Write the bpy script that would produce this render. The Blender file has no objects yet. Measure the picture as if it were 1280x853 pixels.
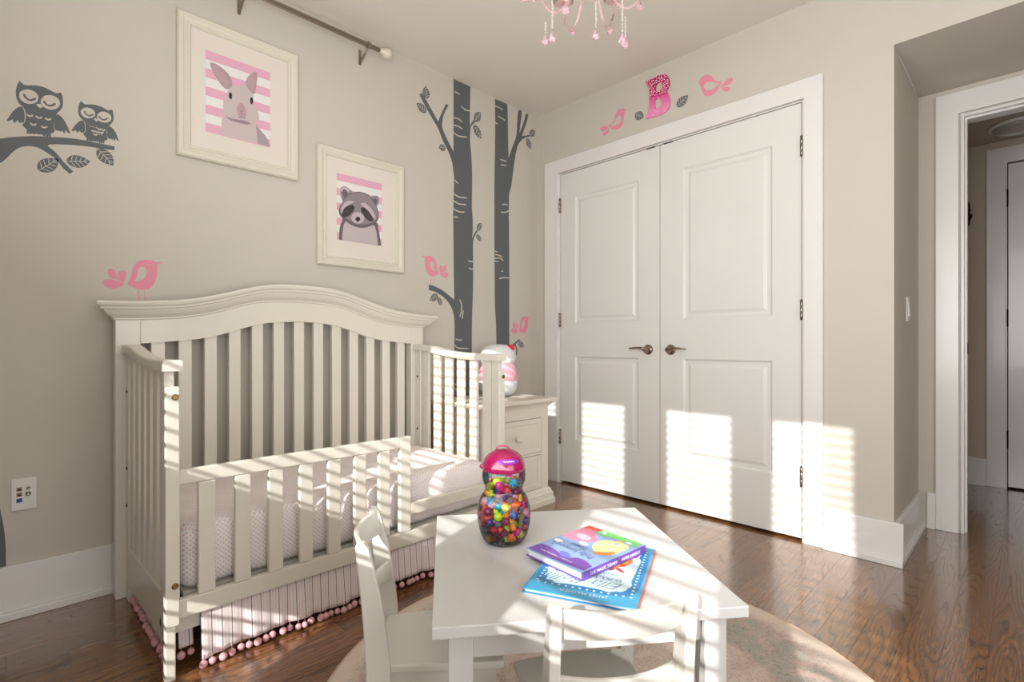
import bpy, bmesh, math, random
from mathutils import Matrix, Vector

# ------------------------------------------------------------ camera, light, exposure
C = bpy.context.scene.collection
SC = bpy.context.scene
cam_data = bpy.data.cameras.new('camera')
cam = bpy.data.objects.new('camera', cam_data)
C.objects.link(cam)
YAW = math.atan(648 / 643.0)                 # angle from the +X direction to the view axis
cam_data.sensor_width = 36.0
cam_data.lens = 36.0 * 643.0 / 1280.0
cam_data.shift_y = 3.5 / 1280.0
cam_data.clip_start = 0.02
cam.location = (-2.79, -2.55, 0.972)
cam.rotation_euler = (math.pi / 2, 0, YAW - math.pi / 2)
SC.camera = cam

world = bpy.data.worlds.new('sky')
SC.world = world
world.use_nodes = True
bg = world.node_tree.nodes['Background']
bg.inputs[0].default_value = (0.86, 0.92, 1.0, 1)
bg.inputs[1].default_value = 1.0

sun_data = bpy.data.lights.new('sun', 'SUN')
sun_data.energy = 6.0
sun_data.color = (1.0, 0.98, 0.95)
sun_data.angle = math.radians(0.53)
sun = bpy.data.objects.new('sun', sun_data)
C.objects.link(sun)
SUN_DIR = Vector((1.0, 0.395, -0.523)).normalized()
sun.rotation_euler = SUN_DIR.to_track_quat('-Z', 'Y').to_euler()
sun.location = (-6, -3, 4)

def area(name, loc, d, sx, sy, e, col):
    l = bpy.data.lights.new(name, 'AREA')
    l.shape = 'RECTANGLE'; l.size = sx; l.size_y = sy; l.energy = e; l.color = col
    o = bpy.data.objects.new(name, l); C.objects.link(o)
    o.location = loc
    o.rotation_euler = Vector(d).to_track_quat('-Z', 'Z').to_euler()
    return o
# lamp for window wall daylight, tilted up to brighten the ceiling; added side fill
area('daylight_window_wall', (-3.10, -2.1, 1.62), (0.72, 0, 0.69), 2.6, 1.1, 78, (0.98, 0.985, 1.0))
area('side_fill_lamp', (-2.35, -4.12, 1.15), (0, 1, 0.0), 1.6, 1.6, 33, (0.98, 0.985, 1.0))  # added fill lamp in front of a solid wall, no window there

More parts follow.
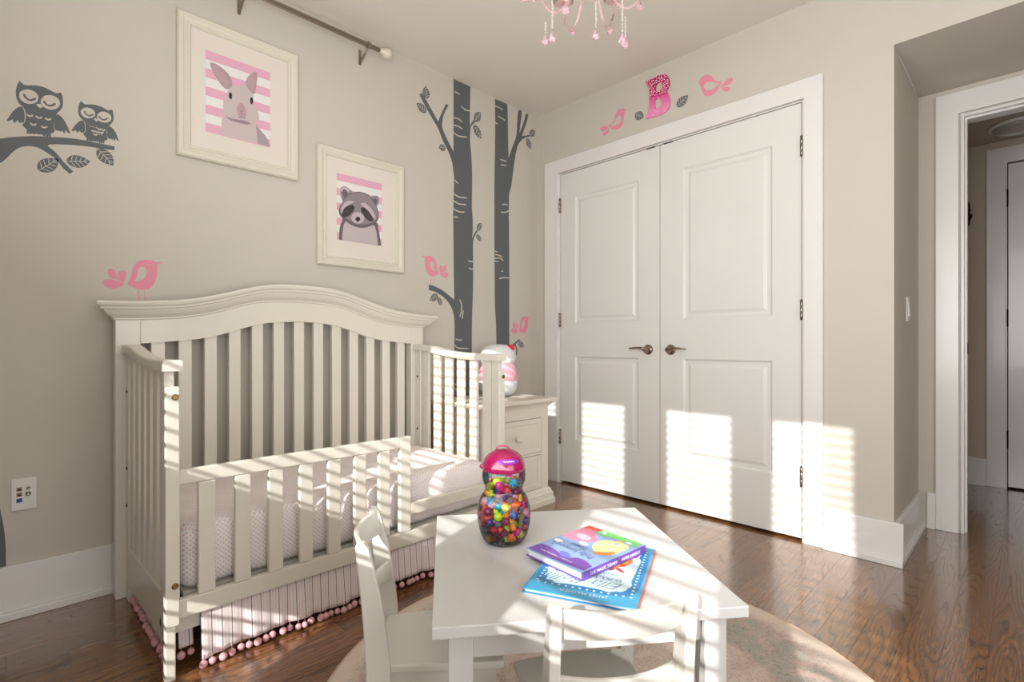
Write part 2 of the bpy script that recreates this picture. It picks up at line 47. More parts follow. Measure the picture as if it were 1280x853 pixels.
SC.view_settings.view_transform = 'Standard'
SC.view_settings.look = 'None'
SC.view_settings.gamma = 1.0
SC.view_settings.use_curve_mapping = False
SC.view_settings.exposure = 0.05
random.seed(7)
D = {'owl_a':{'fill':[[[(-2744,1915,1),(-2737,1907),(-2728,1904),(-2705,1912),(-2681,1914),(-2660,1908),(-2649,1903),(-2639,1907),(-2632,1912,1),(-2628,1894),(-2627,1866),(-2632,1848),(-2642,1832),(-2646,1821),(-2650,1803),(-2653,1786),(-2651,1767),(-2649,1763,1),(-2658,1751),(-2677,1741),(-2697,1737),(-2715,1737),(-2725,1745),(-2737,1759),(-2731,1770),(-2728,1790),(-2729,1809),(-2735,1823),(-2745,1833),(-2752,1849),(-2754,1873),(-2751,1895)],[(-2695,1866),(-2698,1855),(-2705,1847),(-2715,1841),(-2725,1839),(-2734,1842),(-2741,1847),(-2745,1856),(-2745,1866),(-2742,1876),(-2735,1884),(-2726,1890),(-2716,1892),(-2706,1890),(-2699,1884),(-2695,1876)],[(-2635,1866),(-2639,1855),(-2646,1846),(-2656,1839),(-2666,1837),(-2676,1839),(-2683,1844),(-2688,1853),(-2688,1863),(-2684,1874),(-2678,1883),(-2668,1889),(-2658,1892),(-2648,1890),(-2640,1885),(-2636,1876)],[(-2701,1844,1),(-2692,1849),(-2682,1844,1),(-2690,1834)]],[[(-2737,1824,1),(-2748,1818),(-2762,1798),(-2771,1777),(-2777,1763),(-2772,1762),(-2762,1771,1),(-2759,1760),(-2754,1764),(-2749,1773,1),(-2744,1763),(-2738,1769),(-2734,1767),(-2731,1786),(-2732,1808)]],[[(-2641,1827,1),(-2630,1819),(-2620,1803),(-2612,1784),(-2606,1765,1),(-2613,1766),(-2619,1775,1),(-2621,1767),(-2623,1760),(-2629,1770,1),(-2632,1763),(-2636,1767),(-2642,1765),(-2649,1767,1),(-2652,1783),(-2650,1806),(-2646,1821)]]],'dark':[[(-2733,1871),(-2730,1862),(-2722,1855),(-2714,1855),(-2701,1866)],[(-2680,1864),(-2676,1856),(-2668,1851),(-2658,1854),(-2648,1865)],[(-2722,1744),(-2723,1731)],[(-2715,1744),(-2716,1732)],[(-2708,1744),(-2707,1733)],[(-2677,1748),(-2680,1734)],[(-2669,1749),(-2672,1734)],[(-2664,1750),(-2664,1736)]],'light':[[(-2724,1801),(-2721,1796),(-2717,1796),(-2713,1798),(-2709,1802)],[(-2701,1802),(-2697,1797),(-2693,1797),(-2689,1798),(-2685,1803)],[(-2676,1803),(-2672,1798),(-2668,1798),(-2664,1800),(-2660,1805)],[(-2716,1772),(-2712,1767),(-2708,1767),(-2704,1769),(-2701,1773)],[(-2686,1771),(-2683,1766),(-2679,1766),(-2675,1768),(-2671,1772)]]},'owl_b':{'fill':[[[(-2575,1899,1),(-2568,1892),(-2561,1890),(-2542,1896),(-2521,1897),(-2504,1893),(-2494,1888),(-2487,1892),(-2480,1896,1),(-2477,1881),(-2476,1859),(-2480,1845),(-2488,1832),(-2492,1823),(-2496,1809),(-2498,1795),(-2496,1780),(-2494,1777,1),(-2502,1767),(-2518,1759),(-2535,1756),(-2550,1756),(-2558,1762),(-2568,1774),(-2563,1783),(-2561,1798),(-2562,1813),(-2567,1825),(-2576,1833),(-2582,1846),(-2583,1865),(-2581,1883)],[(-2533,1859),(-2536,1851),(-2542,1844),(-2550,1840),(-2558,1838),(-2566,1840),(-2572,1845),(-2575,1851),(-2576,1859),(-2573,1867),(-2567,1874),(-2559,1879),(-2551,1880),(-2543,1879),(-2537,1874),(-2533,1867)],[(-2483,1859),(-2486,1850),(-2492,1843),(-2500,1838),(-2509,1836),(-2517,1837),(-2523,1842),(-2527,1849),(-2527,1857),(-2524,1865),(-2519,1873),(-2511,1878),(-2502,1880),(-2494,1878),(-2487,1874),(-2484,1867)],[(-2538,1841,1),(-2531,1846),(-2522,1842,1),(-2529,1834)]],[[(-2569,1826,1),(-2578,1821),(-2590,1805),(-2598,1788),(-2603,1777),(-2598,1776),(-2590,1783,1),(-2587,1774),(-2583,1777),(-2579,1784,1),(-2575,1777),(-2570,1781),(-2566,1779),(-2563,1796),(-2564,1813)]],[[(-2488,1828,1),(-2479,1822),(-2470,1809),(-2464,1793),(-2459,1778,1),(-2465,1779),(-2470,1787,1),(-2471,1780),(-2473,1774),(-2478,1783,1),(-2480,1777),(-2484,1780),(-2488,1778),(-2494,1780,1),(-2497,1793),(-2495,1811),(-2492,1823)]]],'dark':[[(-2565,1863),(-2562,1856),(-2556,1851),(-2549,1850),(-2538,1859)],[(-2521,1858),(-2517,1851),(-2510,1847),(-2502,1850),(-2494,1858)],[(-2556,1762),(-2557,1751)],[(-2550,1762),(-2551,1752)],[(-2544,1761),(-2544,1753)],[(-2518,1765),(-2520,1753)],[(-2512,1765),(-2514,1753)],[(-2508,1766),(-2507,1755)]],'light':[[(-2551,1810),(-2548,1807),(-2546,1807),(-2543,1808),(-2540,1811)],[(-2538,1809),(-2535,1806),(-2533,1806),(-2530,1807),(-2527,1811)],[(-2525,1809),(-2522,1806),(-2519,1805),(-2517,1807),(-2514,1810)],[(-2513,1809),(-2510,1806),(-2507,1805),(-2505,1807),(-2502,1810)],[(-2544,1796),(-2541,1793),(-2538,1793),(-2536,1794),(-2533,1797)],[(-2532,1796),(-2529,1793),(-2526,1793),(-2523,1794),(-2521,1797)],[(-2519,1797),(-2517,1794),(-2514,1794),(-2511,1795),(-2508,1799)],[(-2538,1785),(-2535,1782),(-2532,1781),(-2529,1782),(-2527,1786)],[(-2523,1787),(-2520,1783),(-2517,1783),(-2515,1784),(-2512,1788)]]},'branch':[(-2908,1613),(-2867,1655),(-2823,1680),(-2794,1693),(-2764,1707),(-2709,1726),(-2660,1737),(-2610,1747),(-2566,1751),(-2512,1752),(-2472,1752,1),(-2474,1737,1),(-2512,1733),(-2566,1729),(-2618,1720),(-2668,1705),(-2648,1684),(-2623,1651),(-2598,1624,1),(-2607,1612,1),(-2627,1631),(-2648,1659),(-2677,1679),(-2697,1688),(-2721,1687),(-2744,1675),(-2760,1657),(-2775,1632),(-2794,1607),(-2831,1576),(-2874,1520),(-2908,1412)],'trunk':[(-3124,2760,1),(-2935,2513,1),(-2919,1961),(-2915,1829),(-2908,1429),(-2890,1053),(-2852,725),(-2810,497),(-2788,352),(-2780,265),(-2779,186,1),(-3124,139,1)],'tree_a':[(-777,2635,1),(-639,2635,1),(-642,2493),(-643,2389),(-628,2407),(-604,2435,1),(-592,2425,1),(-619,2396),(-637,2368),(-642,2286),(-631,2185),(-624,2048),(-627,1886),(-627,1853),(-620,1785),(-619,1716),(-625,1652),(-613,1680),(-585,1717,1),(-573,1712,1),(-598,1682),(-614,1647),(-617,1606),(-616,1508),(-616,1392),(-619,1276),(-624,1161),(-627,1045),(-628,929),(-632,609),(-625,298,1),(-770,268,1),(-770,620),(-770,931),(-769,1043),(-770,1110),(-779,1166),(-805,1217),(-854,1259),(-914,1287),(-965,1296,1),(-965,1328,1),(-928,1323),(-871,1305),(-816,1275),(-771,1249,1),(-774,1378),(-777,1602),(-780,1769),(-777,1834),(-773,2003),(-779,2058),(-791,2116),(-819,2170),(-861,2225),(-894,2286),(-928,2325),(-974,2375),(-1012,2421),(-1034,2449,1),(-1017,2463,1),(-997,2448),(-965,2410),(-928,2368),(-896,2330,1),(-884,2360),(-861,2409),(-836,2459,1),(-816,2456,1),(-840,2416),(-859,2368),(-866,2311),(-851,2277),(-815,2226),(-777,2178,1)],'tree_b':[(-422,2629,1),(-306,2630,1),(-300,2504),(-299,2418),(-294,2259,1),(-266,2328),(-231,2400),(-214,2455),(-209,2532),(-197,2627,1),(-164,2632,1),(-168,2583),(-182,2502),(-186,2463,1),(-157,2522),(-133,2581),(-118,2626,1),(-94,2627,1),(-109,2575),(-137,2509),(-162,2451,1),(-127,2465),(-83,2481,1),(-81,2470,1),(-131,2446),(-168,2418),(-204,2368),(-231,2275),(-248,2183),(-266,2080),(-288,2001),(-292,1860),(-290,1792),(-287,1545),(-287,1298),(-287,1050),(-283,583),(-275,471,1),(-405,456,1),(-409,864),(-409,976),(-413,1121),(-422,1217),(-425,1409),(-427,1650),(-427,1876),(-428,2020),(-423,2262),(-420,2444)],'sprig':[(-188,1006,1),(-178,998,1),(-203,983),(-224,968),(-213,949),(-206,923),(-210,896),(-221,894),(-217,920),(-222,944),(-241,962),(-259,949),(-263,960),(-245,973)],'leaves_left':[(-2695,1604,-2640,1660,47),(-2618,1657,-2548,1674,47),(-2525,1730,-2477,1676,49),(-980,2442,-990,2515,52),(-983,2360,-1053,2392,52),(-839,2187,-893,2172,43),(-604,2424,-551,2496,54),(-610,2396,-545,2324,57),(-579,1715,-545,1770,39),(-588,1686,-544,1647,34),(-898,1272,-957,1233,42),(-896,1256,-871,1208,33),(-81,2478,-22,2531,48),(-109,2450,-71,2383,51),(-198,980,-137,953,40)],'leaves_right':[(-822,2397,-883,2358,53),(-1099,2353,-1170,2395,56)],'bark_a':[[(-770,2558),(-727,2555)],[(-715,2483),(-683,2471),(-642,2477)],[(-777,2391),(-741,2396),(-708,2385)],[(-777,2345),(-741,2348),(-705,2341)],[(-777,2298),(-734,2288),(-667,2301)],[(-774,2003),(-740,1985)],[(-777,1913),(-727,1903),(-667,1910)],[(-777,1871),(-734,1859),(-674,1865)],[(-777,1818),(-734,1809),(-689,1814)],[(-777,1769),(-740,1773)],[(-658,1509),(-639,1503),(-617,1508)],[(-654,1461),(-639,1456),(-617,1458)],[(-727,1253),(-713,1219),(-714,1180),(-727,1142)],[(-699,1186),(-708,1132)],[(-760,1001),(-734,996),(-708,997)],[(-766,964),(-741,945),(-654,941)],[(-778,729),(-763,716),(-745,711)],[(-778,690),(-743,683)]],'bark_b':[[(-422,2581),(-385,2582),(-347,2577)],[(-394,2521),(-360,2517),(-325,2511)],[(-422,2470),(-394,2465)],[(-375,2231),(-314,2233)],[(-369,2196),(-313,2205)],[(-357,1929),(-304,1936)],[(-367,1873),(-326,1879),(-292,1896)],[(-423,1597),(-400,1598)],[(-423,1576),(-385,1575),(-355,1567)],[(-427,1549),(-377,1557),(-343,1541)],[(-427,1532),(-392,1530)],[(-365,1469),(-347,1470)],[(-385,1416),(-343,1426),(-290,1429)]],'bird':{'body':[(-2331,1303,1),(-2332,1283),(-2333,1258),(-2339,1229),(-2352,1205),(-2370,1195),(-2395,1193),(-2415,1201),(-2434,1211,1),(-2425,1228),(-2418,1256),(-2413,1281),(-2403,1300),(-2385,1313),(-2365,1316),(-2345,1314),(-2332,1310,1),(-2324,1312),(-2314,1320,1),(-2320,1311,1),(-2305,1311,1),(-2321,1306)],'wing':[(-2411,1225,1),(-2401,1242),(-2398,1264),(-2393,1280),(-2383,1286),(-2373,1283),(-2367,1270),(-2370,1251),(-2380,1236),(-2395,1227)],'t':[[(-2447,1212,1),(-2466,1229),(-2480,1230),(-2491,1242),(-2495,1257),(-2490,1267),(-2480,1269),(-2472,1260),(-2467,1242)],[(-2445,1214,1),(-2458,1231),(-2463,1253),(-2455,1263),(-2444,1265),(-2437,1257),(-2439,1233)],[(-2441,1210,1),(-2464,1221),(-2487,1226),(-2503,1222),(-2509,1211),(-2499,1196),(-2480,1190),(-2461,1195)]],'legs':[[(-2395,1193),(-2396,1147)],[(-2376,1194),(-2372,1149)]],'eye':[(-2370,1301),(-2365,1296),(-2359,1294),(-2354,1297),(-2348,1302)]},'bird_ref':(-2316.0,1313.0,-2506.0,1209.0),'birds':[('L',-1008,1498,-819,1399),('L',-81,1167,-264,1063),('R',-763,2445,-563,2387),('R',-1227,2453,-1426,2391)],'B':[[(-907,2570,1),(-959,2572),(-1014,2570),(-1041,2556),(-1056,2526),(-1056,2488),(-1038,2461,1),(-1056,2429),(-1061,2385),(-1048,2351),(-1014,2337),(-959,2337),(-899,2341,1),(-905,2354),(-924,2376),(-929,2429),(-928,2501),(-926,2534,1),(-917,2534),(-907,2552,1)],[(-971,2522),(-991,2532),(-1008,2519),(-1012,2497),(-998,2477),(-979,2475,1),(-969,2494)],[(-967,2434,1),(-987,2438),(-1006,2424),(-1012,2401),(-1002,2380),(-983,2377),(-969,2380,1),(-964,2410)]],'rabbit':[('fur',[(-2087,1985),(-2096,1931),(-2100,1902,1),(-1888,1905,1),(-1902,1942),(-1930,1971),(-1952,1994,1),(-2021,1990)]),('fur2',[(-1952,1991,1),(-1930,1971),(-1902,1942),(-1888,1905,1),(-1944,1904,1),(-1948,1957)]),('fur',[(-2066,2115),(-2056,2137),(-2033,2137),(-2021,2147),(-1995,2170),(-1977,2160),(-1964,2132),(-1959,2083),(-1944,2057),(-1937,2025),(-1952,1999),(-1978,1983),(-2021,1976),(-2058,1978),(-2083,1993),(-2088,2023),(-2087,2059),(-2075,2092)]),('chin',[(-2083,1996,1),(-2062,1988),(-2025,1991),(-1995,1995),(-1970,1987,1),(-1995,1978),(-2025,1977),(-2062,1979)]),('fur2',[(-2141,2199),(-2133,2209),(-2111,2207),(-2079,2193),(-2058,2169),(-2052,2143),(-2062,2121),(-2080,2113),(-2103,2131),(-2127,2167)]),('ear',[(-2134,2197),(-2111,2197),(-2083,2178),(-2068,2150),(-2075,2125),(-2088,2128),(-2111,2152),(-2129,2179)]),('fur2',[(-1995,2170),(-1987,2198),(-1965,2227),(-1950,2234),(-1945,2216),(-1952,2159),(-1960,2129),(-1974,2138),(-1990,2154)]),('ear',[(-1989,2179),(-1978,2206),(-1963,2222),(-1953,2210),(-1958,2167),(-1965,2138),(-1978,2148),(-1987,2161)]),('black',[(-2053,2091),(-2053,2085),(-2054,2079),(-2055,2075),(-2058,2073),(-2060,2073),(-2063,2075),(-2065,2080),(-2066,2085),(-2066,2091),(-2065,2096),(-2063,2100),(-2060,2103),(-2058,2103),(-2055,2100),(-2053,2096)]),('black',[(-1964,2098),(-1964,2091),(-1965,2086),(-1967,2081),(-1969,2079),(-1972,2079),(-1974,2081),(-1976,2086),(-1977,2092),(-1977,2098),(-1976,2104),(-1974,2109),(-1972,2111),(-1969,2111),(-1967,2108),(-1965,2104)]),('ear',[(-2031,2052),(-2017,2071),(-2002,2062),(-1994,2035),(-2000,2007),(-2021,2004),(-2032,2025)]),('chin',[(-2024,2039),(-2014,2032),(-2003,2043,1),(-2011,2028),(-2012,2011,1),(-2015,2026)]),('chin',[(-2031,2005),(-2021,2003),(-2012,2011),(-2002,2005),(-1994,2009,1),(-2002,2001),(-2012,2007),(-2021,1999)])],'raccoon':[('dark',[(-1544,1514,1),(-1540,1569),(-1527,1610),(-1501,1636),(-1336,1644),(-1313,1605),(-1301,1544),(-1296,1516,1)]),('light',[(-1526,1514,1),(-1524,1552),(-1515,1600),(-1490,1621),(-1425,1597),(-1347,1622),(-1327,1592),(-1319,1542),(-1317,1517,1)]),('mid',[(-1535,1775),(-1529,1792),(-1511,1800),(-1485,1790),(-1467,1775),(-1495,1749),(-1524,1723),(-1534,1754)]),('dark',[(-1528,1776),(-1515,1789),(-1498,1775),(-1494,1752),(-1509,1739),(-1524,1756)]),('light',[(-1533,1775),(-1527,1789),(-1512,1796),(-1487,1785),(-1490,1770),(-1506,1781),(-1519,1782),(-1526,1767)]),('mid',[(-1372,1767),(-1345,1782),(-1320,1787),(-1310,1771),(-1317,1740),(-1336,1716),(-1349,1742)]),('dark',[(-1352,1757),(-1330,1771),(-1323,1756),(-1333,1730),(-1345,1741)]),('dark',[(-1527,1708),(-1516,1735),(-1485,1766),(-1436,1786),(-1392,1787),(-1359,1771),(-1329,1736),(-1314,1698),(-1316,1659),(-1341,1629),(-1387,1603),(-1436,1595),(-1482,1605),(-1524,1627),(-1544,1654),(-1541,1686)]),('mid',[(-1524,1707),(-1512,1734),(-1483,1762),(-1436,1782),(-1394,1782),(-1362,1767),(-1333,1733),(-1320,1697),(-1323,1665),(-1345,1641),(-1387,1619),(-1436,1610),(-1477,1621),(-1517,1641),(-1537,1659),(-1536,1685)]),('light',[(-1532,1666),(-1522,1701),(-1495,1724),(-1460,1728),(-1490,1704),(-1514,1675),(-1527,1651)]),('light',[(-1420,1723),(-1398,1733),(-1364,1714),(-1338,1683),(-1333,1655),(-1356,1670),(-1387,1700)]),('dark2',[(-1529,1649),(-1516,1681),(-1490,1703),(-1467,1708),(-1457,1692),(-1474,1664),(-1498,1641),(-1522,1638)]),('dark2',[(-1421,1698),(-1401,1708),(-1370,1688),(-1347,1656),(-1356,1640),(-1381,1645),(-1409,1668)]),('light',[(-1400,1647),(-1405,1635),(-1415,1625),(-1428,1617),(-1443,1615),(-1457,1616),(-1468,1623),(-1475,1632),(-1476,1644),(-1471,1655),(-1462,1665),(-1449,1673),(-1434,1676),(-1420,1674),(-1408,1668),(-1402,1658)]),('black',[(-1424,1640),(-1426,1635),(-1430,1631),(-1435,1628),(-1440,1627),(-1445,1628),(-1450,1630),(-1452,1634),(-1452,1639),(-1451,1643),(-1447,1647),(-1442,1650),(-1437,1651),(-1431,1651),(-1427,1648),(-1425,1644)]),('black',[(-1436,1629),(-1437,1624),(-1438,1621),(-1439,1618),(-1440,1617),(-1441,1618),(-1441,1620),(-1441,1624),(-1441,1629),(-1440,1634),(-1439,1638),(-1438,1640),(-1437,1641),(-1436,1640),(-1436,1638),(-1436,1634)]),('black',[(-1461,1695),(-1462,1692),(-1463,1690),(-1466,1688),(-1469,1687),(-1472,1687),(-1474,1688),(-1476,1690),(-1476,1692),(-1476,1695),(-1474,1697),(-1472,1699),(-1469,1701),(-1466,1701),(-1463,1699),(-1462,1698)]),('black',[(-1393,1693),(-1394,1690),(-1396,1687),(-1398,1685),(-1401,1684),(-1404,1684),(-1407,1685),(-1408,1688),(-1409,1691),(-1408,1694),(-1407,1697),(-1404,1699),(-1401,1700),(-1398,1700),(-1396,1699),(-1394,1696)])],'rab_quad':[(-2158,2255),(-1887,2258),(-1887,1903),(-2158,1896)],'rac_quad':[(-1556,1860),(-1288,1861),(-1296,1516),(-1555,1512)],'bird_c':[[(-763,2447,1),(-751,2437),(-745,2411),(-736,2373),(-717,2348),(-685,2343),(-649,2359),(-634,2375),(-620,2394,1),(-645,2391),(-667,2409),(-681,2443),(-699,2464),(-721,2466),(-743,2458)],[(-637,2383,1),(-667,2394),(-685,2415),(-709,2426),(-722,2411),(-717,2384),(-694,2372),(-663,2374)],[(-625,2376,1),(-603,2390),(-580,2397),(-563,2390),(-567,2370),(-589,2359),(-610,2366)],[(-628,2370,1),(-617,2357),(-597,2353),(-582,2346),(-585,2331),(-603,2330),(-626,2345)]],'bird_d':[[(-1227,2455,1),(-1237,2454),(-1255,2473),(-1282,2472),(-1309,2454),(-1326,2428),(-1345,2410),(-1370,2405,1),(-1352,2386),(-1335,2359),(-1302,2348),(-1272,2358),(-1258,2379),(-1244,2418),(-1235,2444)],[(-1263,2417),(-1275,2429),(-1299,2427),(-1322,2413),(-1351,2398,1),(-1332,2388),(-1309,2378),(-1282,2384),(-1268,2401)],[(-1355,2377,1),(-1375,2392),(-1401,2407),(-1420,2405),(-1425,2392),(-1413,2377),(-1388,2373)],[(-1358,2372,1),(-1381,2368),(-1406,2359),(-1407,2344),(-1391,2339),(-1372,2352)]],'purple':[('purple2',[(76.8,105.6,1),(77.4,68.6),(60.7,63.4),(34.5,65.6),(4.8,74.5),(-16.3,75.0),(-28.4,62.2),(-49.3,59.7),(-78.1,70.7,1),(-79.1,98.7,1),(3.6,105.5)]),('violet',[(-15.7,67.1),(-17.1,72.0),(-16.3,76.0),(-13.5,78.2),(-7.6,79.7),(-1.6,80.1),(5.6,77.6),(11.9,74.0),(16.1,70.3),(18.5,65.4),(17.8,61.4),(14.0,58.1),(8.1,56.7),(2.0,57.3),(-5.2,59.8),(-11.4,63.4)]),('white',[(53.8,18.8),(51.5,22.7),(52.3,25.7),(54.2,27.8),(58.1,29.1),(63.1,29.5),(68.2,28.8),(72.3,27.1),(75.5,24.3),(76.8,20.4),(77.0,17.4),(74.1,15.2),(70.2,13.9),(66.2,13.7),(61.2,14.3),(57.0,16.0)]),('white',[(1.7,-9.9),(0.5,-7.0),(1.3,-3.9),(4.1,-1.7),(8.1,-0.4),(13.0,-0.1),(18.1,-0.7),(22.2,-2.5),(25.4,-5.2),(26.6,-8.2),(25.8,-11.2),(23.0,-13.4),(19.1,-14.7),(14.1,-15.1),(9.0,-14.4),(4.9,-12.7)]),('red',[(81.8,-80.5,1),(82.0,-111.6),(66.5,-119.7),(42.4,-119.3,1),(37.3,-89.6),(61.1,-85.9)]),('pink',[(78.6,-6.5),(82.3,-30.3),(82.7,-50.4),(77.6,-77.8),(62.3,-87.9),(35.4,-76.7),(5.2,-45.7),(7.7,-24.5),(24.3,-17.3),(45.4,-4.8)]),('pink2',[(21.0,-41.6),(18.5,-35.8),(19.2,-30.7),(23.9,-26.4),(30.7,-23.9),(38.7,-23.4),(46.8,-24.8),(54.2,-29.3),(59.5,-33.9),(62.9,-39.7),(61.3,-44.8),(57.6,-49.1),(50.7,-51.6),(41.7,-52.2),(33.6,-49.8),(26.3,-46.3)]),('green',[(36.8,-110.7,1),(-12.3,-111.1),(-74.5,-109.5,1),(-73.9,-75.3,1),(-29.1,-86.2),(12.4,-77.3),(37.8,-81.6)]),('cream',[(-5.9,-15.5),(-2.2,-54.3),(-36.8,-75.8),(-67.4,-67.9),(-71.0,-31.0),(-68.4,-10.8),(-35.8,10.5)]),('orange',[(-29.9,11.9,1),(-47.9,-3.3),(-58.5,-23.1,1),(-70.3,-12.9),(-57.8,9.0),(-41.4,19.2)]),('blue2',[(-17.9,-31.3),(-18.9,-30.4),(-19.1,-28.4),(-18.1,-27.3),(-17.2,-26.3),(-15.2,-26.1),(-13.2,-26.0),(-11.2,-26.8),(-10.0,-28.8),(-9.0,-29.7),(-8.8,-31.7),(-9.7,-32.8),(-10.7,-33.8),(-12.7,-34.0),(-14.7,-34.1),(-16.7,-33.2)]),('blue2',[(-45.0,-30.2),(-46.1,-28.3),(-46.2,-27.3),(-45.4,-25.2),(-43.4,-24.1),(-42.4,-24.0),(-40.4,-23.9),(-38.4,-24.7),(-37.2,-26.7),(-36.1,-28.6),(-36.0,-29.6),(-36.9,-31.6),(-38.9,-31.8),(-39.8,-32.9),(-41.9,-32.0),(-43.9,-31.1)]),('blue2',[(-44.8,-61.3),(-45.0,-58.3),(-45.2,-56.3),(-44.3,-54.2),(-42.5,-52.1),(-40.5,-51.9),(-37.4,-52.7),(-34.3,-53.5),(-33.1,-56.4),(-32.0,-58.4),(-31.8,-61.4),(-32.7,-63.4),(-34.6,-64.6),(-36.5,-65.7),(-39.6,-64.9),(-42.7,-63.1)]),('yellow',[(-43.6,-78.2),(-43.8,-76.2),(-43.9,-74.2),(-42.0,-73.1),(-39.1,-71.9),(-36.1,-71.7),(-33.0,-72.5),(-29.9,-74.3),(-28.8,-76.2),(-27.6,-78.1),(-28.5,-80.2),(-29.3,-82.2),(-32.3,-83.5),(-35.3,-82.7),(-38.4,-81.9),(-41.4,-81.1)]),('blue2',[(5.5,-64.8),(3.3,-60.9),(4.0,-57.9),(6.9,-55.7),(10.8,-54.4),(15.9,-55.0),(21.1,-57.7),(25.3,-61.4),(28.6,-65.2),(29.9,-69.1),(30.1,-72.1),(27.2,-74.3),(23.3,-74.6),(18.2,-73.9),(13.1,-72.3),(8.8,-68.6)]),('white',[(17.7,-95.0),(16.5,-92.1),(16.3,-89.1),(17.1,-87.0),(19.1,-86.9),(22.1,-86.7),(25.2,-87.5),(27.4,-90.3),(30.6,-93.1),(31.8,-96.0),(32.0,-99.0),(31.1,-100.1),(29.1,-101.2),(26.1,-101.4),(23.0,-99.6),(19.9,-97.9)]),('white',[(-61.1,-86.5),(-61.3,-84.5),(-60.4,-82.4),(-58.5,-81.3),(-56.5,-80.1),(-53.6,-79.9),(-50.5,-80.7),(-47.4,-81.5),(-46.3,-83.4),(-45.2,-85.4),(-46.0,-87.4),(-47.9,-89.6),(-50.9,-89.8),(-53.9,-90.0),(-56.9,-89.2),(-59.0,-88.3)])],'blue':[('orange',[(-71.8,-61.5),(-71.8,-53.9),(-70.5,-45.8),(-66.9,-37.5),(-62.4,-29.7),(-57.3,-25.3),(-51.1,-23.7),(-47.4,-25.2),(-44.9,-29.6),(-43.7,-36.7),(-45.4,-45.7),(-49.0,-54.0),(-53.1,-60.9),(-59.5,-65.8),(-64.8,-67.9),(-69.4,-65.9)]),('red',[(-63.5,5.7),(-63.1,6.6),(-59.9,6.3),(-55.3,4.3),(-49.7,-0.3),(-45.0,-4.5),(-40.7,-9.6),(-37.3,-14.4),(-36.2,-17.0),(-37.9,-18.4),(-40.7,-17.3),(-45.3,-15.3),(-50.4,-12.0),(-55.6,-6.4),(-60.3,-2.2),(-62.8,2.1)]),('red',[(-79.3,-96.4),(-80.0,-92.9),(-79.8,-87.5),(-78.3,-81.6),(-75.4,-77.4),(-73.3,-75.0),(-70.3,-73.1),(-68.5,-73.9),(-66.5,-76.9),(-66.3,-81.4),(-67.3,-86.4),(-68.4,-91.3),(-70.4,-95.9),(-72.9,-99.2),(-75.5,-100.3),(-78.3,-99.1)]),('yellow',[(-63.4,-52.1),(-64.1,-48.6),(-62.5,-44.9),(-60.9,-41.2),(-58.4,-37.9),(-56.3,-35.6),(-53.6,-34.5),(-50.9,-35.7),(-49.8,-38.4),(-50.1,-41.5),(-50.4,-44.7),(-52.4,-49.3),(-54.9,-52.5),(-57.9,-54.5),(-60.1,-54.6),(-62.0,-53.8)]),('brown',[(-41.6,-9.2),(-42.2,-5.7),(-42.0,-2.5),(-40.4,1.1),(-38.3,3.5),(-36.6,4.9),(-33.9,6.0),(-32.1,5.2),(-31.0,2.5),(-30.4,-1.0),(-30.7,-4.2),(-32.3,-7.8),(-34.4,-10.2),(-36.1,-11.6),(-38.7,-12.7),(-40.6,-11.9)]),('orange',[(-51.9,-33.1),(-52.2,-28.6),(-52.0,-23.3),(-50.0,-18.7),(-47.6,-13.2),(-45.1,-9.9),(-42.1,-7.9),(-39.4,-9.1),(-37.9,-10.8),(-37.3,-14.4),(-37.4,-19.8),(-39.8,-25.3),(-41.8,-29.9),(-44.7,-34.0),(-47.7,-36.0),(-50.5,-34.8)]),('red',[(-61.5,-30.1),(-61.6,-27.8),(-60.4,-25.1),(-57.4,-23.1),(-54.4,-21.1),(-50.8,-20.5),(-48.6,-20.4),(-45.8,-21.6),(-44.4,-23.3),(-45.2,-25.1),(-46.4,-27.9),(-48.5,-30.2),(-52.4,-31.8),(-55.1,-32.8),(-58.2,-32.6),(-61.0,-31.4)]),('yellow',[(-50.1,-26.3),(-50.6,-25.0),(-49.8,-23.1),(-49.0,-21.3),(-47.7,-20.8),(-46.4,-20.3),(-44.5,-21.0),(-44.0,-22.4),(-43.5,-23.7),(-43.4,-25.9),(-44.2,-27.7),(-44.5,-28.7),(-45.9,-29.2),(-47.2,-29.7),(-49.0,-28.9),(-49.9,-28.5)])]}
# ------------------------------------------------------------ helpers
def srgb(r, g, b):
    f = lambda c: (c / 255.0) / 12.92 if c <= 10 else (((c / 255.0) + 0.055) / 1.055) ** 2.4
    return (f(r), f(g), f(b), 1.0)

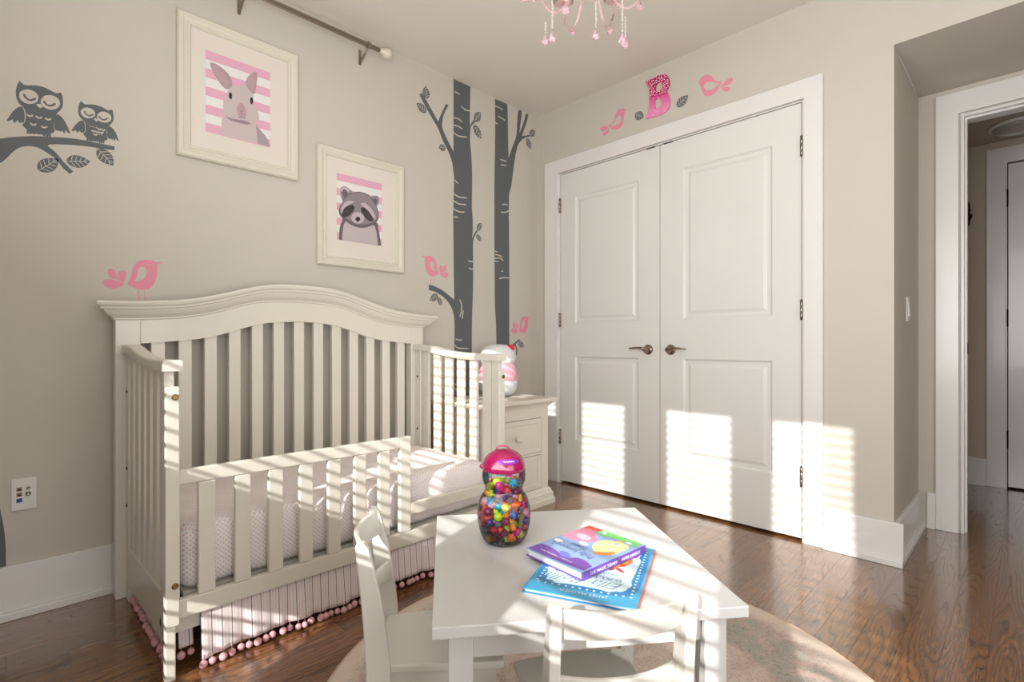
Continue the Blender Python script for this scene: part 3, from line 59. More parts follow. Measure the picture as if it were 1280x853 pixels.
def mat(name, col, rough=0.5, metal=0.0, bump=0.0, bscale=200.0, coat=0.0, spec=0.5, emis=None, trans=0.0):
    m = bpy.data.materials.new(name); m.use_nodes = True
    nt = m.node_tree; p = nt.nodes['Principled BSDF']
    p.inputs['Base Color'].default_value = col
    p.inputs['Roughness'].default_value = rough
    p.inputs['Metallic'].default_value = metal
    p.inputs['Coat Weight'].default_value = coat
    p.inputs['Specular IOR Level'].default_value = spec
    p.inputs['Transmission Weight'].default_value = trans
    tc = nt.nodes.new('ShaderNodeTexCoord')
    nz = nt.nodes.new('ShaderNodeTexNoise'); nz.inputs['Scale'].default_value = bscale
    nz.inputs['Detail'].default_value = 2.0
    nt.links.new(tc.outputs['Object'], nz.inputs['Vector'])
    if bump > 0:
        b = nt.nodes.new('ShaderNodeBump'); b.inputs['Strength'].default_value = bump
        b.inputs['Distance'].default_value = 0.001
        nt.links.new(nz.outputs[0], b.inputs['Height']); nt.links.new(b.outputs[0], p.inputs['Normal'])
    # faint tonal variation of the finish
    n2 = nt.nodes.new('ShaderNodeTexNoise'); n2.inputs['Scale'].default_value = 3.0
    nt.links.new(tc.outputs['Object'], n2.inputs['Vector'])
    mx = nt.nodes.new('ShaderNodeMixRGB'); mx.inputs[1].default_value = col
    mx.inputs[2].default_value = (col[0] * 0.94, col[1] * 0.94, col[2] * 0.94, 1)
    nt.links.new(n2.outputs[0], mx.inputs[0]); nt.links.new(mx.outputs[0], p.inputs['Base Color'])
    return m

def node(nt, t, **kw):
    n = nt.nodes.new(t)
    for k, v in kw.items():
        if k in ('operation', 'blend_type', 'wave_type', 'feature', 'bands_direction', 'mode', 'distance', 'object', 'wave_profile'): setattr(n, k, v)
        else: n.inputs[int(k[1:]) if k[0] == 'i' and k[1:].isdigit() else k].default_value = v
    return n

def ramp(nt, stops):
    r = nt.nodes.new('ShaderNodeValToRGB')
    e = r.color_ramp.elements
    while len(e) < len(stops): e.new(0.5)
    for q, (pos, c) in zip(e, stops): q.position = pos; q.color = c
    return r

class MB:
    def __init__(s): s.v = []; s.f = []; s.m = []; s.sm = []
    def add(s, v, f, mi=0, smooth=False):
        n = len(s.v); s.v += [tuple(p) for p in v]
        for q in f: s.f.append([n + i for i in q]); s.m.append(mi); s.sm.append(smooth)
        return s
    def box(s, x0, x1, y0, y1, z0, z1, mi=0):
        v = [(x0,y0,z0),(x1,y0,z0),(x1,y1,z0),(x0,y1,z0),(x0,y0,z1),(x1,y0,z1),(x1,y1,z1),(x0,y1,z1)]
        return s.add(v, [(3,2,1,0),(4,5,6,7),(0,1,5,4),(1,2,6,5),(2,3,7,6),(3,0,4,7)], mi)
    def prism(s, pts, axis, a, b, mi=0, smooth=False):
        """polygon pts in the plane normal to axis, from a to b"""
        def P(p, h):
            return {'x': (h, p[0], p[1]), 'y': (p[0], h, p[1]), 'z': (p[0], p[1], h)}[axis]
        n = len(pts)
        v = [P(p, a) for p in pts] + [P(p, b) for p in pts]
        s.add(v, [tuple(range(n))[::-1], tuple(range(n, 2 * n))], mi)
        s.add(v, [(i, (i + 1) % n, n + (i + 1) % n, n + i) for i in range(n)], mi, smooth)
        return s
    def loft(s, rings, mi=0, smooth=True, caps=True, closed=True):
        n = len(rings[0]); v = [p for r in rings for p in r]; f = []
        k = n if closed else n - 1
        for i in range(len(rings) - 1):
            for j in range(k):
                f.append((i * n + j, i * n + (j + 1) % n, (i + 1) * n + (j + 1) % n, (i + 1) * n + j))
        s.add(v, f, mi, smooth)
        if caps:
            s.add(rings[0], [tuple(range(n))[::-1]], mi); s.add(rings[-1], [tuple(range(n))], mi)
        return s
    def lathe(s, prof, n=24, c=(0, 0, 0), mi=0, smooth=True, caps=True):
        rings = [[(c[0] + r * math.cos(2 * math.pi * i / n), c[1] + r * math.sin(2 * math.pi * i / n), c[2] + z) for i in range(n)] for r, z in prof]
        return s.loft(rings, mi, smooth, caps)
    def tube(s, pts, rad, n=8, mi=0, smooth=True, caps=True):
        pts = [Vector(p) for p in pts]; rings = []
        for i, p in enumerate(pts):
            t = (pts[min(i + 1, len(pts) - 1)] - pts[max(i - 1, 0)]).normalized()
            up = Vector((0, 0, 1)) if abs(t.z) < 0.95 else Vector((1, 0, 0))
            a = t.cross(up).normalized(); b = t.cross(a).normalized()
            r = rad[i] if isinstance(rad, (list, tuple)) else rad
            rings.append([tuple(p + a * r * math.cos(2 * math.pi * k / n) + b * r * math.sin(2 * math.pi * k / n)) for k in range(n)])
        return s.loft(rings, mi, smooth, caps)
    def ball(s, c, r, n=10, m=7, mi=0, sz=1.0):
        rings = []
        for i in range(1, m):
            t = math.pi * i / m
            rings.append([(c[0] + r * math.sin(t) * math.cos(2 * math.pi * k / n), c[1] + r * math.sin(t) * math.sin(2 * math.pi * k / n), c[2] - sz * r * math.cos(t)) for k in range(n)])
        s.loft(rings, mi, True, False)
        s.add(rings[0] + [(c[0], c[1], c[2] - sz * r)], [(n, (k + 1) % n, k) for k in range(n)], mi, True)
        s.add(rings[-1] + [(c[0], c[1], c[2] + sz * r)], [(n, k, (k + 1) % n) for k in range(n)], mi, True)
        return s
    def mesh(s, name, mats):
        me = bpy.data.meshes.new(name); me.from_pydata(s.v, [], s.f)
        for m in mats: me.materials.append(m)
        me.polygons.foreach_set('material_index', s.m)
        me.polygons.foreach_set('use_smooth', s.sm)
        bm = bmesh.new(); bm.from_mesh(me)
        bmesh.ops.remove_doubles(bm, verts=bm.verts, dist=1e-6)
        bmesh.ops.recalc_face_normals(bm, faces=bm.faces)
        bm.to_mesh(me); bm.free()
        return me
    def build(s, name, mats, parent=None, bevel=0.0, kind=None, seg=2):
        if not isinstance(mats, (list, tuple)): mats = [mats]
        return put(name, s.mesh(name, mats), parent, bevel, kind, seg)

LOCAL = set()      # empties whose parts are modelled in their own coordinates
def put(name, me, parent=None, bevel=0.0, kind=None, seg=2):
    o = bpy.data.objects.new(name, me); C.objects.link(o)
    if parent is not None:
        o.parent = parent
        r = parent
        while r.parent is not None: r = r.parent
        if r.name not in LOCAL and parent.parent is None:
            o.matrix_parent_inverse = Matrix.Translation(-Vector(parent.location))
    if bevel > 0:
        b = o.modifiers.new('bevel', 'BEVEL'); b.width = bevel; b.segments = seg; b.limit_method = 'ANGLE'
        b.angle_limit = math.radians(40)
    if kind: o['kind'] = kind
    return o

def tag(o, label, cat, group=None, kind=None):
    o['label'] = label; o['category'] = cat
    if group: o['group'] = group
    if kind: o['kind'] = kind
    return o
def thing(name, loc, label, cat, group=None, rz=0.0, local=False):
    o = bpy.data.objects.new(name, None); C.objects.link(o); o.location = loc; o.rotation_euler = (0, 0, rz)
    o.empty_display_size = 0.1
    if local: LOCAL.add(o.name)
    return tag(o, label, cat, group)
def struct(o): o['kind'] = 'structure'; return o
def copy_tree(o, parent=None):
    c = o.copy(); C.objects.link(c)
    if parent is not None: c.parent = parent
    if o.name in LOCAL: LOCAL.add(c.name)
    for ch in list(o.children): copy_tree(ch, c)
    return c
def box(name, m, x0, x1, y0, y1, z0, z1, parent=None, bevel=0.0, kind=None):
    return MB().box(x0, x1, y0, y1, z0, z1).build(name, m, parent, bevel, kind)

# smooth closed outline; a point with a third value is a sharp corner
def smooth(pts, sub=5, closed=True, sc=0.001):
    n = len(pts); out = []
    rng = range(n) if closed else range(n - 1)
    for i in rng:
        p1 = pts[i]; p2 = pts[(i + 1) % n]
        p0 = pts[(i - 1) % n] if (closed or i > 0) else p1
        p3 = pts[(i + 2) % n] if (closed or i < n - 2) else p2
        if len(p1) > 2: p0 = p1
        if len(p2) > 2: p3 = p2
        for k in range(sub):
            t = k / sub
            q = []
            for a in (0, 1):
                q.append(sc * 0.5 * (2 * p1[a] + (p2[a] - p0[a]) * t + (2 * p0[a] - 5 * p1[a] + 4 * p2[a] - p3[a]) * t * t + (-p0[a] + 3 * p1[a] - 3 * p2[a] + p3[a]) * t ** 3))
            out.append(tuple(q))
    if not closed: out.append((pts[-1][0] * sc, pts[-1][1] * sc))
    return out
def ribbon(line, w):
    """outline of a stroke of width w"""
    L = []; R = []
    for i, p in enumerate(line):
        a = line[max(i - 1, 0)]; b = line[min(i + 1, len(line) - 1)]
        dx, dy = b[0] - a[0], b[1] - a[1]; l = math.hypot(dx, dy) or 1
        k = w / 2 * (0.6 if i in (0, len(line) - 1) else 1)
        L.append((p[0] - dy / l * k, p[1] + dx / l * k)); R.append((p[0] + dy / l * k, p[1] - dx / l * k))
    return L + R[::-1]

def flat(loops_list, h0, h1, fmap):
    """loops_list: list of groups; in a group the first loop is the outline and the rest are holes"""
    V = []; Fc = []
    for loops in loops_list:
        cu = bpy.data.curves.new('t', 'CURVE'); cu.dimensions = '2D'; cu.fill_mode = 'BOTH'; cu.extrude = (h1 - h0) / 2
        for lp in loops:
            sp = cu.splines.new('POLY'); sp.points.add(len(lp) - 1)
            for q, p in zip(sp.points, lp): q.co = (p[0], p[1], 0, 1)
            sp.use_cyclic_u = True
        ob = bpy.data.objects.new('t', cu)
        me = bpy.data.meshes.new_from_object(ob)
        n = len(V)
        V += [fmap(v.co.x, v.co.y, v.co.z + (h0 + h1) / 2) for v in me.vertices]
        Fc += [[n + i for i in p.vertices] for p in me.polygons]
        bpy.data.objects.remove(ob); bpy.data.curves.remove(cu); bpy.data.meshes.remove(me)
    return V, Fc
def left_map(off=0.0): return lambda x, y, h: (x, off - h, y)      # sheet on the crib wall
def right_map(off=0.0): return lambda x, y, h: (off - h, x, y)     # sheet on the closet wall
def text_mesh(s, size, shear=0.0, ext=0.0002, align='CENTER', thin=False):
    cu = bpy.data.curves.new('t', 'FONT'); cu.body = s; cu.size = size; cu.offset = -0.010 * size if thin else 0.0; cu.shear = shear; cu.extrude = ext
    cu.align_x = align; cu.align_y = 'CENTER'
    ob = bpy.data.objects.new('t', cu); me = bpy.data.meshes.new_from_object(ob)
    r = ([tuple(v.co) for v in me.vertices], [list(p.vertices) for p in me.polygons])
    bpy.data.objects.remove(ob); bpy.data.curves.remove(cu); bpy.data.meshes.remove(me)
    return r

# ------------------------------------------------------------ materials
M = {}
M['wall'] = mat('wall_paint', srgb(200, 194, 182), 0.75, bump=0.05, bscale=350)
M['ceiling'] = mat('ceiling_paint', srgb(220, 213, 202), 0.85)
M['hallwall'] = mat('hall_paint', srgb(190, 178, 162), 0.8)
M['trim'] = mat('white_trim_paint', srgb(226, 223, 219), 0.28, coat=0.1)
M['door'] = mat('white_door_paint', srgb(222, 221, 216), 0.25, coat=0.15)
M['crib'] = mat('cream_crib_paint', srgb(224, 219, 206), 0.32, coat=0.15)
M['chestp'] = mat('ivory_nightstand_paint', srgb(226, 220, 206), 0.35, coat=0.1)
M['table'] = mat('white_table_lacquer', srgb(212, 211, 208), 0.28, coat=0.2)
M['chair'] = mat('white_chair_lacquer', srgb(224, 221, 212), 0.3, coat=0.2)
M['frame'] = mat('cream_picture_frame', srgb(216, 211, 194), 0.4, bump=0.1, bscale=90)
M['matb'] = mat('picture_mat_board', srgb(222, 213, 202), 0.8)
M['grey'] = mat('grey_vinyl', srgb(92, 96, 98), 0.6)
M['pinkv'] = mat('pink_vinyl', srgb(228, 142, 162), 0.6)
M['steel'] = mat('brushed_nickel', srgb(150, 138, 122), 0.25, metal=1.0)
M['brass'] = mat('antique_brass_bolt', srgb(140, 118, 70), 0.35, metal=1.0)
M['darkm'] = mat('dark_iron', srgb(30, 27, 25), 0.5, metal=0.6)
M['black'] = mat('black', srgb(22, 20, 22), 0.5)
M['plate'] = mat('white_plastic', srgb(225, 222, 216), 0.35)
M['bluep'] = mat('blue_plastic', srgb(20, 60, 150), 0.4)
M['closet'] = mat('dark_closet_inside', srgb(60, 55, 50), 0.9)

def wood_material():
    m = bpy.data.materials.new('oak_plank_stain'); m.use_nodes = True; nt = m.node_tree
    p = nt.nodes['Principled BSDF']; L = nt.links.new
    tc = nt.nodes.new('ShaderNodeTexCoord'); oi = nt.nodes.new('ShaderNodeObjectInfo')
    off = node(nt, 'ShaderNodeVectorMath', operation='SCALE'); cb = nt.nodes.new('ShaderNodeCombineXYZ')
    mr = node(nt, 'ShaderNodeMath', operation='MULTIPLY'); mr.inputs[1].default_value = 57.0
    L(oi.outputs['Random'], mr.inputs[0])
    for i in range(3): L(mr.outputs[0], cb.inputs[i])
    add = node(nt, 'ShaderNodeVectorMath', operation='ADD'); L(tc.outputs['Object'], add.inputs[0]); L(cb.outputs[0], add.inputs[1])
    # contour lines of a stretched noise give the cathedral grain
    mp = nt.nodes.new('ShaderNodeMapping'); mp.inputs['Scale'].default_value = (1.0, 10.0, 1.0); L(add.outputs[0], mp.inputs[0])
    n1 = nt.nodes.new('ShaderNodeTexNoise'); n1.inputs['Scale'].default_value = 1.0; n1.inputs['Detail'].default_value = 1.2; n1.inputs['Roughness'].default_value = 0.35
    L(mp.outputs[0], n1.inputs['Vector'])
    mj = nt.nodes.new('ShaderNodeMapping'); mj.inputs['Scale'].default_value = (14, 60, 1); L(add.outputs[0], mj.inputs[0])
    nj = nt.nodes.new('ShaderNodeTexNoise'); nj.inputs['Scale'].default_value = 1.0; nj.inputs['Detail'].default_value = 2; L(mj.outputs[0], nj.inputs['Vector'])
    k1 = node(nt, 'ShaderNodeMath', operation='MULTIPLY'); k1.inputs[1].default_value = 21.0; L(n1.outputs[0], k1.inputs[0])
    k2 = node(nt, 'ShaderNodeMath', operation='MULTIPLY_ADD'); L(nj.outputs[0], k2.inputs[0]); k2.inputs[1].default_value = 0.55; L(k1.outputs[0], k2.inputs[2])
    fr = node(nt, 'ShaderNodeMath', operation='FRACT'); L(k2.outputs[0], fr.inputs[0])
    ring = ramp(nt, [(0.0, (0.10, 0.10, 0.10, 1)), (0.09, (0.72, 0.72, 0.72, 1)), (0.5, (1, 1, 1, 1)), (0.88, (0.72, 0.72, 0.72, 1)), (1.0, (0.10, 0.10, 0.10, 1))])
    L(fr.outputs[0], ring.inputs[0])
    # fine pores
    mf = nt.nodes.new('ShaderNodeMapping'); mf.inputs['Scale'].default_value = (12, 420, 1); L(add.outputs[0], mf.inputs[0])
    nf = nt.nodes.new('ShaderNodeTexNoise'); nf.inputs['Scale'].default_value = 1.0; nf.inputs['Detail'].default_value = 3; L(mf.outputs[0], nf.inputs['Vector'])
    pr = ramp(nt, [(0.36, (0.45, 0.45, 0.45, 1)), (0.52, (1, 1, 1, 1))]); L(nf.outputs[0], pr.inputs[0])
    mm = node(nt, 'ShaderNodeMath', operation='MULTIPLY'); L(ring.outputs[0], mm.inputs[0]); L(pr.outputs[0], mm.inputs[1])
    col = nt.nodes.new('ShaderNodeMixRGB'); L(mm.outputs[0], col.inputs[0])
    col.inputs[1].default_value = srgb(60, 36, 19); col.inputs[2].default_value = srgb(140, 94, 54)
    hs = nt.nodes.new('ShaderNodeHueSaturation'); L(col.outputs[0], hs.inputs['Color'])
    vr = nt.nodes.new('ShaderNodeMapRange'); L(oi.outputs['Random'], vr.inputs[0]); vr.inputs[3].default_value = 0.78; vr.inputs[4].default_value = 1.16
    L(vr.outputs[0], hs.inputs['Value']); L(hs.outputs[0], p.inputs['Base Color'])
    rr = nt.nodes.new('ShaderNodeMapRange'); L(mm.outputs[0], rr.inputs[0]); rr.inputs[3].default_value = 0.30; rr.inputs[4].default_value = 0.19
    L(rr.outputs[0], p.inputs['Roughness'])
    p.inputs['Specular IOR Level'].default_value = 0.6; p.inputs['Coat Weight'].default_value = 1.0; p.inputs['Coat Roughness'].default_value = 0.12
    b = nt.nodes.new('ShaderNodeBump'); b.inputs['Strength'].default_value = 0.25; b.inputs['Distance'].default_value = 0.0008
    L(mm.outputs[0], b.inputs['Height']); L(b.outputs[0], p.inputs['Normal'])
    return m
M['wood'] = wood_material()

# ------------------------------------------------------------ room shell
W, S = M['wall'], M['trim']
H = 2.635
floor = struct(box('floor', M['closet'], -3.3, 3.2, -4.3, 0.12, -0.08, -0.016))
rng = random.Random(3)
k = 0
y1 = 0.0
rows = []
y = 0.004
while y > -4.2:
    rows.append((y - 0.1025, y)); y -= 0.1025
def plank_mesh(x0, x1, y0, y1):
    g, c, t = 0.0001, 0.0005, -0.0003
    lx, ly = (x1 - x0) / 2 - g, (y1 - y0) / 2 - g
    v = [(sx * lx, sy * ly, -0.015) for sx, sy in ((-1,-1),(1,-1),(1,1),(-1,1))]
    v += [(sx * lx, sy * ly, -c) for sx, sy in ((-1,-1),(1,-1),(1,1),(-1,1))]
    v += [(sx * (lx - c), sy * (ly - c), 0) for sx, sy in ((-1,-1),(1,-1),(1,1),(-1,1))]
    f = [(8, 9, 10, 11)] + [(4 + i, 4 + (i + 1) % 4, 8 + (i + 1) % 4, 8 + i) for i in range(4)] + [(i, (i + 1) % 4, 4 + (i + 1) % 4, 4 + i) for i in range(4)]
    me = bpy.data.meshes.new('plank'); me.from_pydata(v, [], f); me.materials.append(M['wood']); return me
for r, (ya, yb) in enumerate(rows):
    xe = 3.1 if ya < -2.0 else 0.12
    x = -3.2
    first = True
    while x < xe - 0.02:
        ln = rng.uniform(0.5, 1.7)
        if first: ln *= rng.uniform(0.3, 1.0)
        if r == 4 and first: ln = 0.56
        if r == 3 and first: ln = 0.42
        first = False
        x2 = min(x + ln, xe)
        if xe - x2 < 0.25: x2 = xe
        o = bpy.data.objects.new('plank', plank_mesh(x, x2, ya, yb)); C.objects.link(o)
        o.location = ((x + x2) / 2, (ya + yb) / 2, 0); o.parent = floor
        x = x2
struct(box('ceiling', M['ceiling'], -3.3, 0.12, -4.3, 0.12, H, H + 0.1))
struct(box('wall_left', W, -3.3, 0.12, 0.0, 0.12, -0.02, H + 0.02))
# closet wall with its opening
wr = MB()
wr.box(0, 0.12, -0.205, 0.0, 0, H); wr.box(0, 0.12, -2.127, -1.772, 0, H); wr.box(0, 0.12, -1.772, -0.205, 2.166, H)
wr.box(0, 0.12, -4.3, -2.127, 2.29, H)
struct(wr.build('wall_right', W))
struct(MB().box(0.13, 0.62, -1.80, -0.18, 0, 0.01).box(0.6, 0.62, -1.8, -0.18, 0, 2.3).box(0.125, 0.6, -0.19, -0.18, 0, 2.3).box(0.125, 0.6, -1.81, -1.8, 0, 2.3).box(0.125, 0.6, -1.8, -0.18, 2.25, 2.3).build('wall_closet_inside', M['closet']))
# alcove behind the closet wall
ax = 0.70
struct(MB().box(0.12, ax + 0.12, -2.127, -2.0, 0, 2.29).build('wall_alcove_side', W))
struct(MB().box(0.1205, ax + 0.12, -4.3, -2.1275, 2.29, 2.33).build('ceiling_alcove', W))
wb = MB(); wb.box(ax, ax + 0.12, -2.30, -2.127, 0, 2.29); wb.box(ax, ax + 0.12, -3.12, -2.30, 2.145, 2.29); wb.box(ax, ax + 0.12, -4.3, -3.12, 0, 2.29)
struct(wb.build('wall_alcove_back', W))
# hallway
struct(MB().box(2.0, 2.12, -2.44, -1.9, 0, 2.34).box(2.0, 2.12, -3.3, -2.44, 2.19, 2.34).box(2.0, 2.12, -4.3, -3.3, 0, 2.34).build('wall_hall_end', M['hallwall']))
struct(box('wall_hall_side', M['hallwall'], ax + 0.12, 2.12, -2.02, -1.9, 0, 2.34))
struct(box('wall_hall_far', M['hallwall'], -0.1, 2.12, -4.42, -4.3, 0, 2.34))
struct(box('ceiling_hall', M['hallwall'], ax + 0.1, 2.14, -4.3, -1.9, 2.34, 2.4))

# ---- window wall behind the camera, with blinds in every opening
wins = [(-1.488, -1.085, 1.0, 2.30), (-2.043, -1.669, 1.0, 2.30), (-2.713, -2.297, 1.0, 2.30), (-3.274, -2.883, 1.0, 2.30)]
low = (-1.36, -1.075, 0.38, 0.683)  # unseen opening, added to let sun reach the crib's low side
XW = -3.2
ww = MB(); T = XW - 0.10
edges = [0.12]
ww.box(T, XW, -4.3, 0.12, 2.30, H); 
ys = sorted([w[0] for w in wins] + [w[1] for w in wins])
spans = [(-4.3, ys[0])] + [(ys[i], ys[i + 1]) for i in range(1, len(ys) - 1, 2)] + [(ys[-1], 0.12)]
for a, b in spans: ww.box(T, XW, a, b, 1.0, 2.30)
ww.box(T, XW, -4.3, 0.12, 0.683, 1.0); ww.box(T, XW, -4.3, low[0], 0.38, 0.683); ww.box(T, XW, low[1], 0.12, 0.38, 0.683); ww.box(T, XW, -4.3, 0.12, -0.02, 0.38)
struct(ww.build('wall_window', W))
slat_me = None
for i, (a, b, z0, z1) in enumerate(wins + [low]):
    fr = MB()
    fr.box(XW - 0.0, XW + 0.018, a - 0.07, a, z0 - 0.07, z1 + 0.07); fr.box(XW, XW + 0.018, b, b + 0.07, z0 - 0.07, z1 + 0.07)
    fr.box(XW, XW + 0.018, a, b, z1, z1 + 0.07); fr.box(XW, XW + 0.018, a, b, z0 - 0.07, z0)
    wo = struct(fr.build('window_%d' % (i + 1), S))
    th = math.radians(13.5); d = 0.025
    z = z1 - 0.02
    me = MB().add([(-d * math.cos(th), -(b - a) / 2 + 0.003, d * math.sin(th)), (d * math.cos(th), -(b - a) / 2 + 0.003, -d * math.sin(th)), (d * math.cos(th), (b - a) / 2 - 0.003, -d * math.sin(th)), (-d * math.cos(th), (b - a) / 2 - 0.003, d * math.sin(th)),
                   (-d * math.cos(th), -(b - a) / 2 + 0.003, d * math.sin(th) + 0.0015), (d * math.cos(th), -(b - a) / 2 + 0.003, -d * math.sin(th) + 0.0015), (d * math.cos(th), (b - a) / 2 - 0.003, -d * math.sin(th) + 0.0015), (-d * math.cos(th), (b - a) / 2 - 0.003, d * math.sin(th) + 0.0015)],
                  [(3,2,1,0),(4,5,6,7),(0,1,5,4),(1,2,6,5),(2,3,7,6),(3,0,4,7)]).mesh('blind_slat', [S])
    while z > z0 + 0.01:
        o = bpy.data.objects.new('blind_slat', me); C.objects.link(o); o.location = (XW - 0.045, (a + b) / 2, z); o.parent = wo
        z -= 0.0475
# solid side wall behind the camera, no window
sw = MB(); Y0 = -4.2
sw.box(-3.3, 0.1, Y0 - 0.1, Y0, 0, H)
struct(sw.build('wall_camera_side', W))

# ---- baseboards
def bboard(name, segs):
    mb = MB()
    for kind, c, a, b, s in segs:          # board 18 mm thick, shoe moulding at its foot
        if kind == 'x':                    # runs along X at y = c, sticking out towards s
            for (t, h0, h1) in ((0.018, 0.0, 0.187), (0.036, 0.0, 0.028)):
                mb.box(a, b, min(c, c + s * t), max(c, c + s * t), h0, h1)
        else:
            for (t, h0, h1) in ((0.018, 0.0, 0.187), (0.036, 0.0, 0.028)):
                mb.box(min(c, c + s * t), max(c, c + s * t), a, b, h0, h1)
    return struct(mb.build(name, S, bevel=0.003))
bboard('baseboard_left', [('x', 0.0, -3.2, -0.001, -1)])
bboard('baseboard_right', [('y', 0.0, -0.09, -0.036, -1), ('y', 0.0, -2.1631, -1.856, -1)])
bboard('baseboard_alcove', [('x', -2.127, 0.0005, ax - 0.0005, -1), ('y', ax, -2.2, -2.164, -1)])
bboard('baseboard_hall', [('y', 2.0, -2.338, -2.03, -1)])

# ---- casings
def casing(name, x, yo0, yi0, yi1, yo1, zi, zo, thick=0.02):
    mb = MB()
    mb.prism([(yo0, 0), (yo0, zo), (yo1, zo), (yo1, 0), (yi1, 0), (yi1, zi), (yi0, zi), (yi0, 0)], 'x', x - thick, x)
    return struct(mb.build(name, S, bevel=0.0025))
casing('trim_closet', -0.0005, -0.091, -0.211, -1.772, -1.855, 2.169, 2.263)
struct(MB().box(-0.006, 0.1, -0.222, -0.2055, 0, 2.1655).box(-0.006, 0.1, -1.7715, -1.762, 0, 2.1655).box(-0.006, 0.1, -1.762, -0.222, 2.1605, 2.1655).build('trim_closet_jamb', S))
casing('trim_alcove_door', ax - 0.0005, -2.20, -2.292, -3.12, -3.22, 2.152, 2.262)
jb = MB()
for t0, t1, dy in ((-0.008, 0.02, 0.0), (0.02, 0.07, 0.010), (0.07, 0.13, 0.0)):
    jb.box(ax + t0, ax + t1, -2.312 - dy, -2.3, 0, 2.14 - 0.0 + 0.012); jb.box(ax + t0, ax + t1, -3.12, -2.312, 2.132 - dy, 2.145)
js = struct(jb.build('trim_alcove_jamb', S, bevel=0.002))
MB().box(ax + 0.03, ax + 0.055, -2.3245, -2.322, 0.92, 0.975).build('strike_plate', M['darkm'], js)
casing('trim_hall_door', 1.9995, -2.338, -2.432, -3.2, -3.3, 2.185, 2.29)
struct(box('hall_door_light_block', M['closet'], 2.13, 2.2, -3.4, -2.3, 0, 2.34))  # added unseen block, stops outside light leaking past the hall door
d3 = struct(box('door_3', M['door'], 2.0, 2.04, -3.2, -2.445, 0.012, 2.178, bevel=0.002))
struct(box('trim_hall_jamb', S, 1.99, 2.1, -2.44, -2.4325, 0, 2.185))

# ---- closet doors, each a leaf with two recessed panels
def door_leaf(name, ya, yb, pans, hinge_y, hy, hdir):
    """front face at x=0; frame pieces around moulded panels"""
    z0, z1 = 0.015, 2.157
    mb = MB()
    (pa, pb, u0, u1, l0, l1) = pans
    for (a, b, c, d) in ((ya, pa, z0, z1), (pb, yb, z0, z1), (pa, pb, z0, l0), (pa, pb, l1, u0), (pa, pb, u1, z1)):
        mb.box(0.002, 0.037, min(a, b), max(a, b), c, d)
    leaf = struct(mb.build(name, M['door']))
    for (c, d) in ((l0, l1), (u0, u1)):
        pm = MB(); ring = []
        for inset, dep in ((0.0, 0.0025), (0.010, 0.012), (0.028, 0.013), (0.045, 0.006), (0.048, 0.006)):
            ring.append([(dep, pa + inset * (1 if pb > pa else -1), c + inset), (dep, pb - inset * (1 if pb > pa else -1), c + inset), (dep, pb - inset * (1 if pb > pa else -1), d - inset), (dep, pa + inset * (1 if pb > pa else -1), d - inset)])
        pm.loft(ring, 0, False, False); pm.add(ring[-1], [(0, 1, 2, 3)])
        pm.add([(0.02, p[1], p[2]) for p in ring[0]], [(0, 1, 2, 3)])
        pm.build('door_panel', M['door'], leaf)
    for hz in (1.942, 1.139, 0.322):
        hm = MB(); hm.lathe([(0.0062, 0), (0.0062, 0.03), (0.0055, 0.031), (0.0055, 0.034), (0.0062, 0.035), (0.0062, 0.065), (0.0055, 0.066), (0.0055, 0.069), (0.0062, 0.07), (0.0062, 0.1)], 10, (-0.0085, hinge_y, hz - 0.05))
        hm.box(-0.0075, 0.0015, hinge_y - 0.004, hinge_y + 0.004, hz - 0.05, hz + 0.05)
        hm.build('hinge', M['steel'], leaf)
    hd = MB()
    ring = [[(x, hy + r * math.cos(t * math.pi / 10), 0.937 + r * math.sin(t * math.pi / 10)) for t in range(20)] for x, r in ((0.002, 0.030), (-0.004, 0.031), (-0.010, 0.027), (-0.016, 0.016), (-0.040, 0.011), (-0.052, 0.012), (-0.054, 0.008))]
    hd.loft(ring)
    hd.tube([(-0.046, hy, 0.940), (-0.050, hy + hdir * 0.02, 0.945), (-0.052, hy + hdir * 0.045, 0.947), (-0.050, hy + hdir * 0.07, 0.946), (-0.044, hy + hdir * 0.1, 0.943), (-0.038, hy + hdir * 0.112, 0.941)], [0.011, 0.009, 0.007, 0.006, 0.005, 0.004], 10)
    hd.build('door_handle', M['steel'], leaf)
    return leaf
door_leaf('door_1', -0.226, -0.9895, (-0.350, -0.845, 1.115, 1.985, 0.31, 0.885), -0.2235, -0.915, 1)
door_leaf('door_2', -0.9935, -1.757, (-1.138, -1.622, 1.115, 1.985, 0.31, 0.885), -1.7595, -1.063, -1)
tc_ = bpy.data.objects['trim_closet']
MB().box(-0.006, 0.004, -0.960, -0.905, 2.156, 2.1595).build('door_catch', M['darkm'], tc_); MB().box(-0.006, 0.004, -1.075, -1.018, 2.156, 2.1595).build('door_catch', M['darkm'], tc_)
for hz in (1.95, 1.145, 0.33):
    MB().lathe([(0.007, 0), (0.007, 0.118)], 8, (1.996, -2.44, hz - 0.059)).build('hinge', M['darkm'], d3)

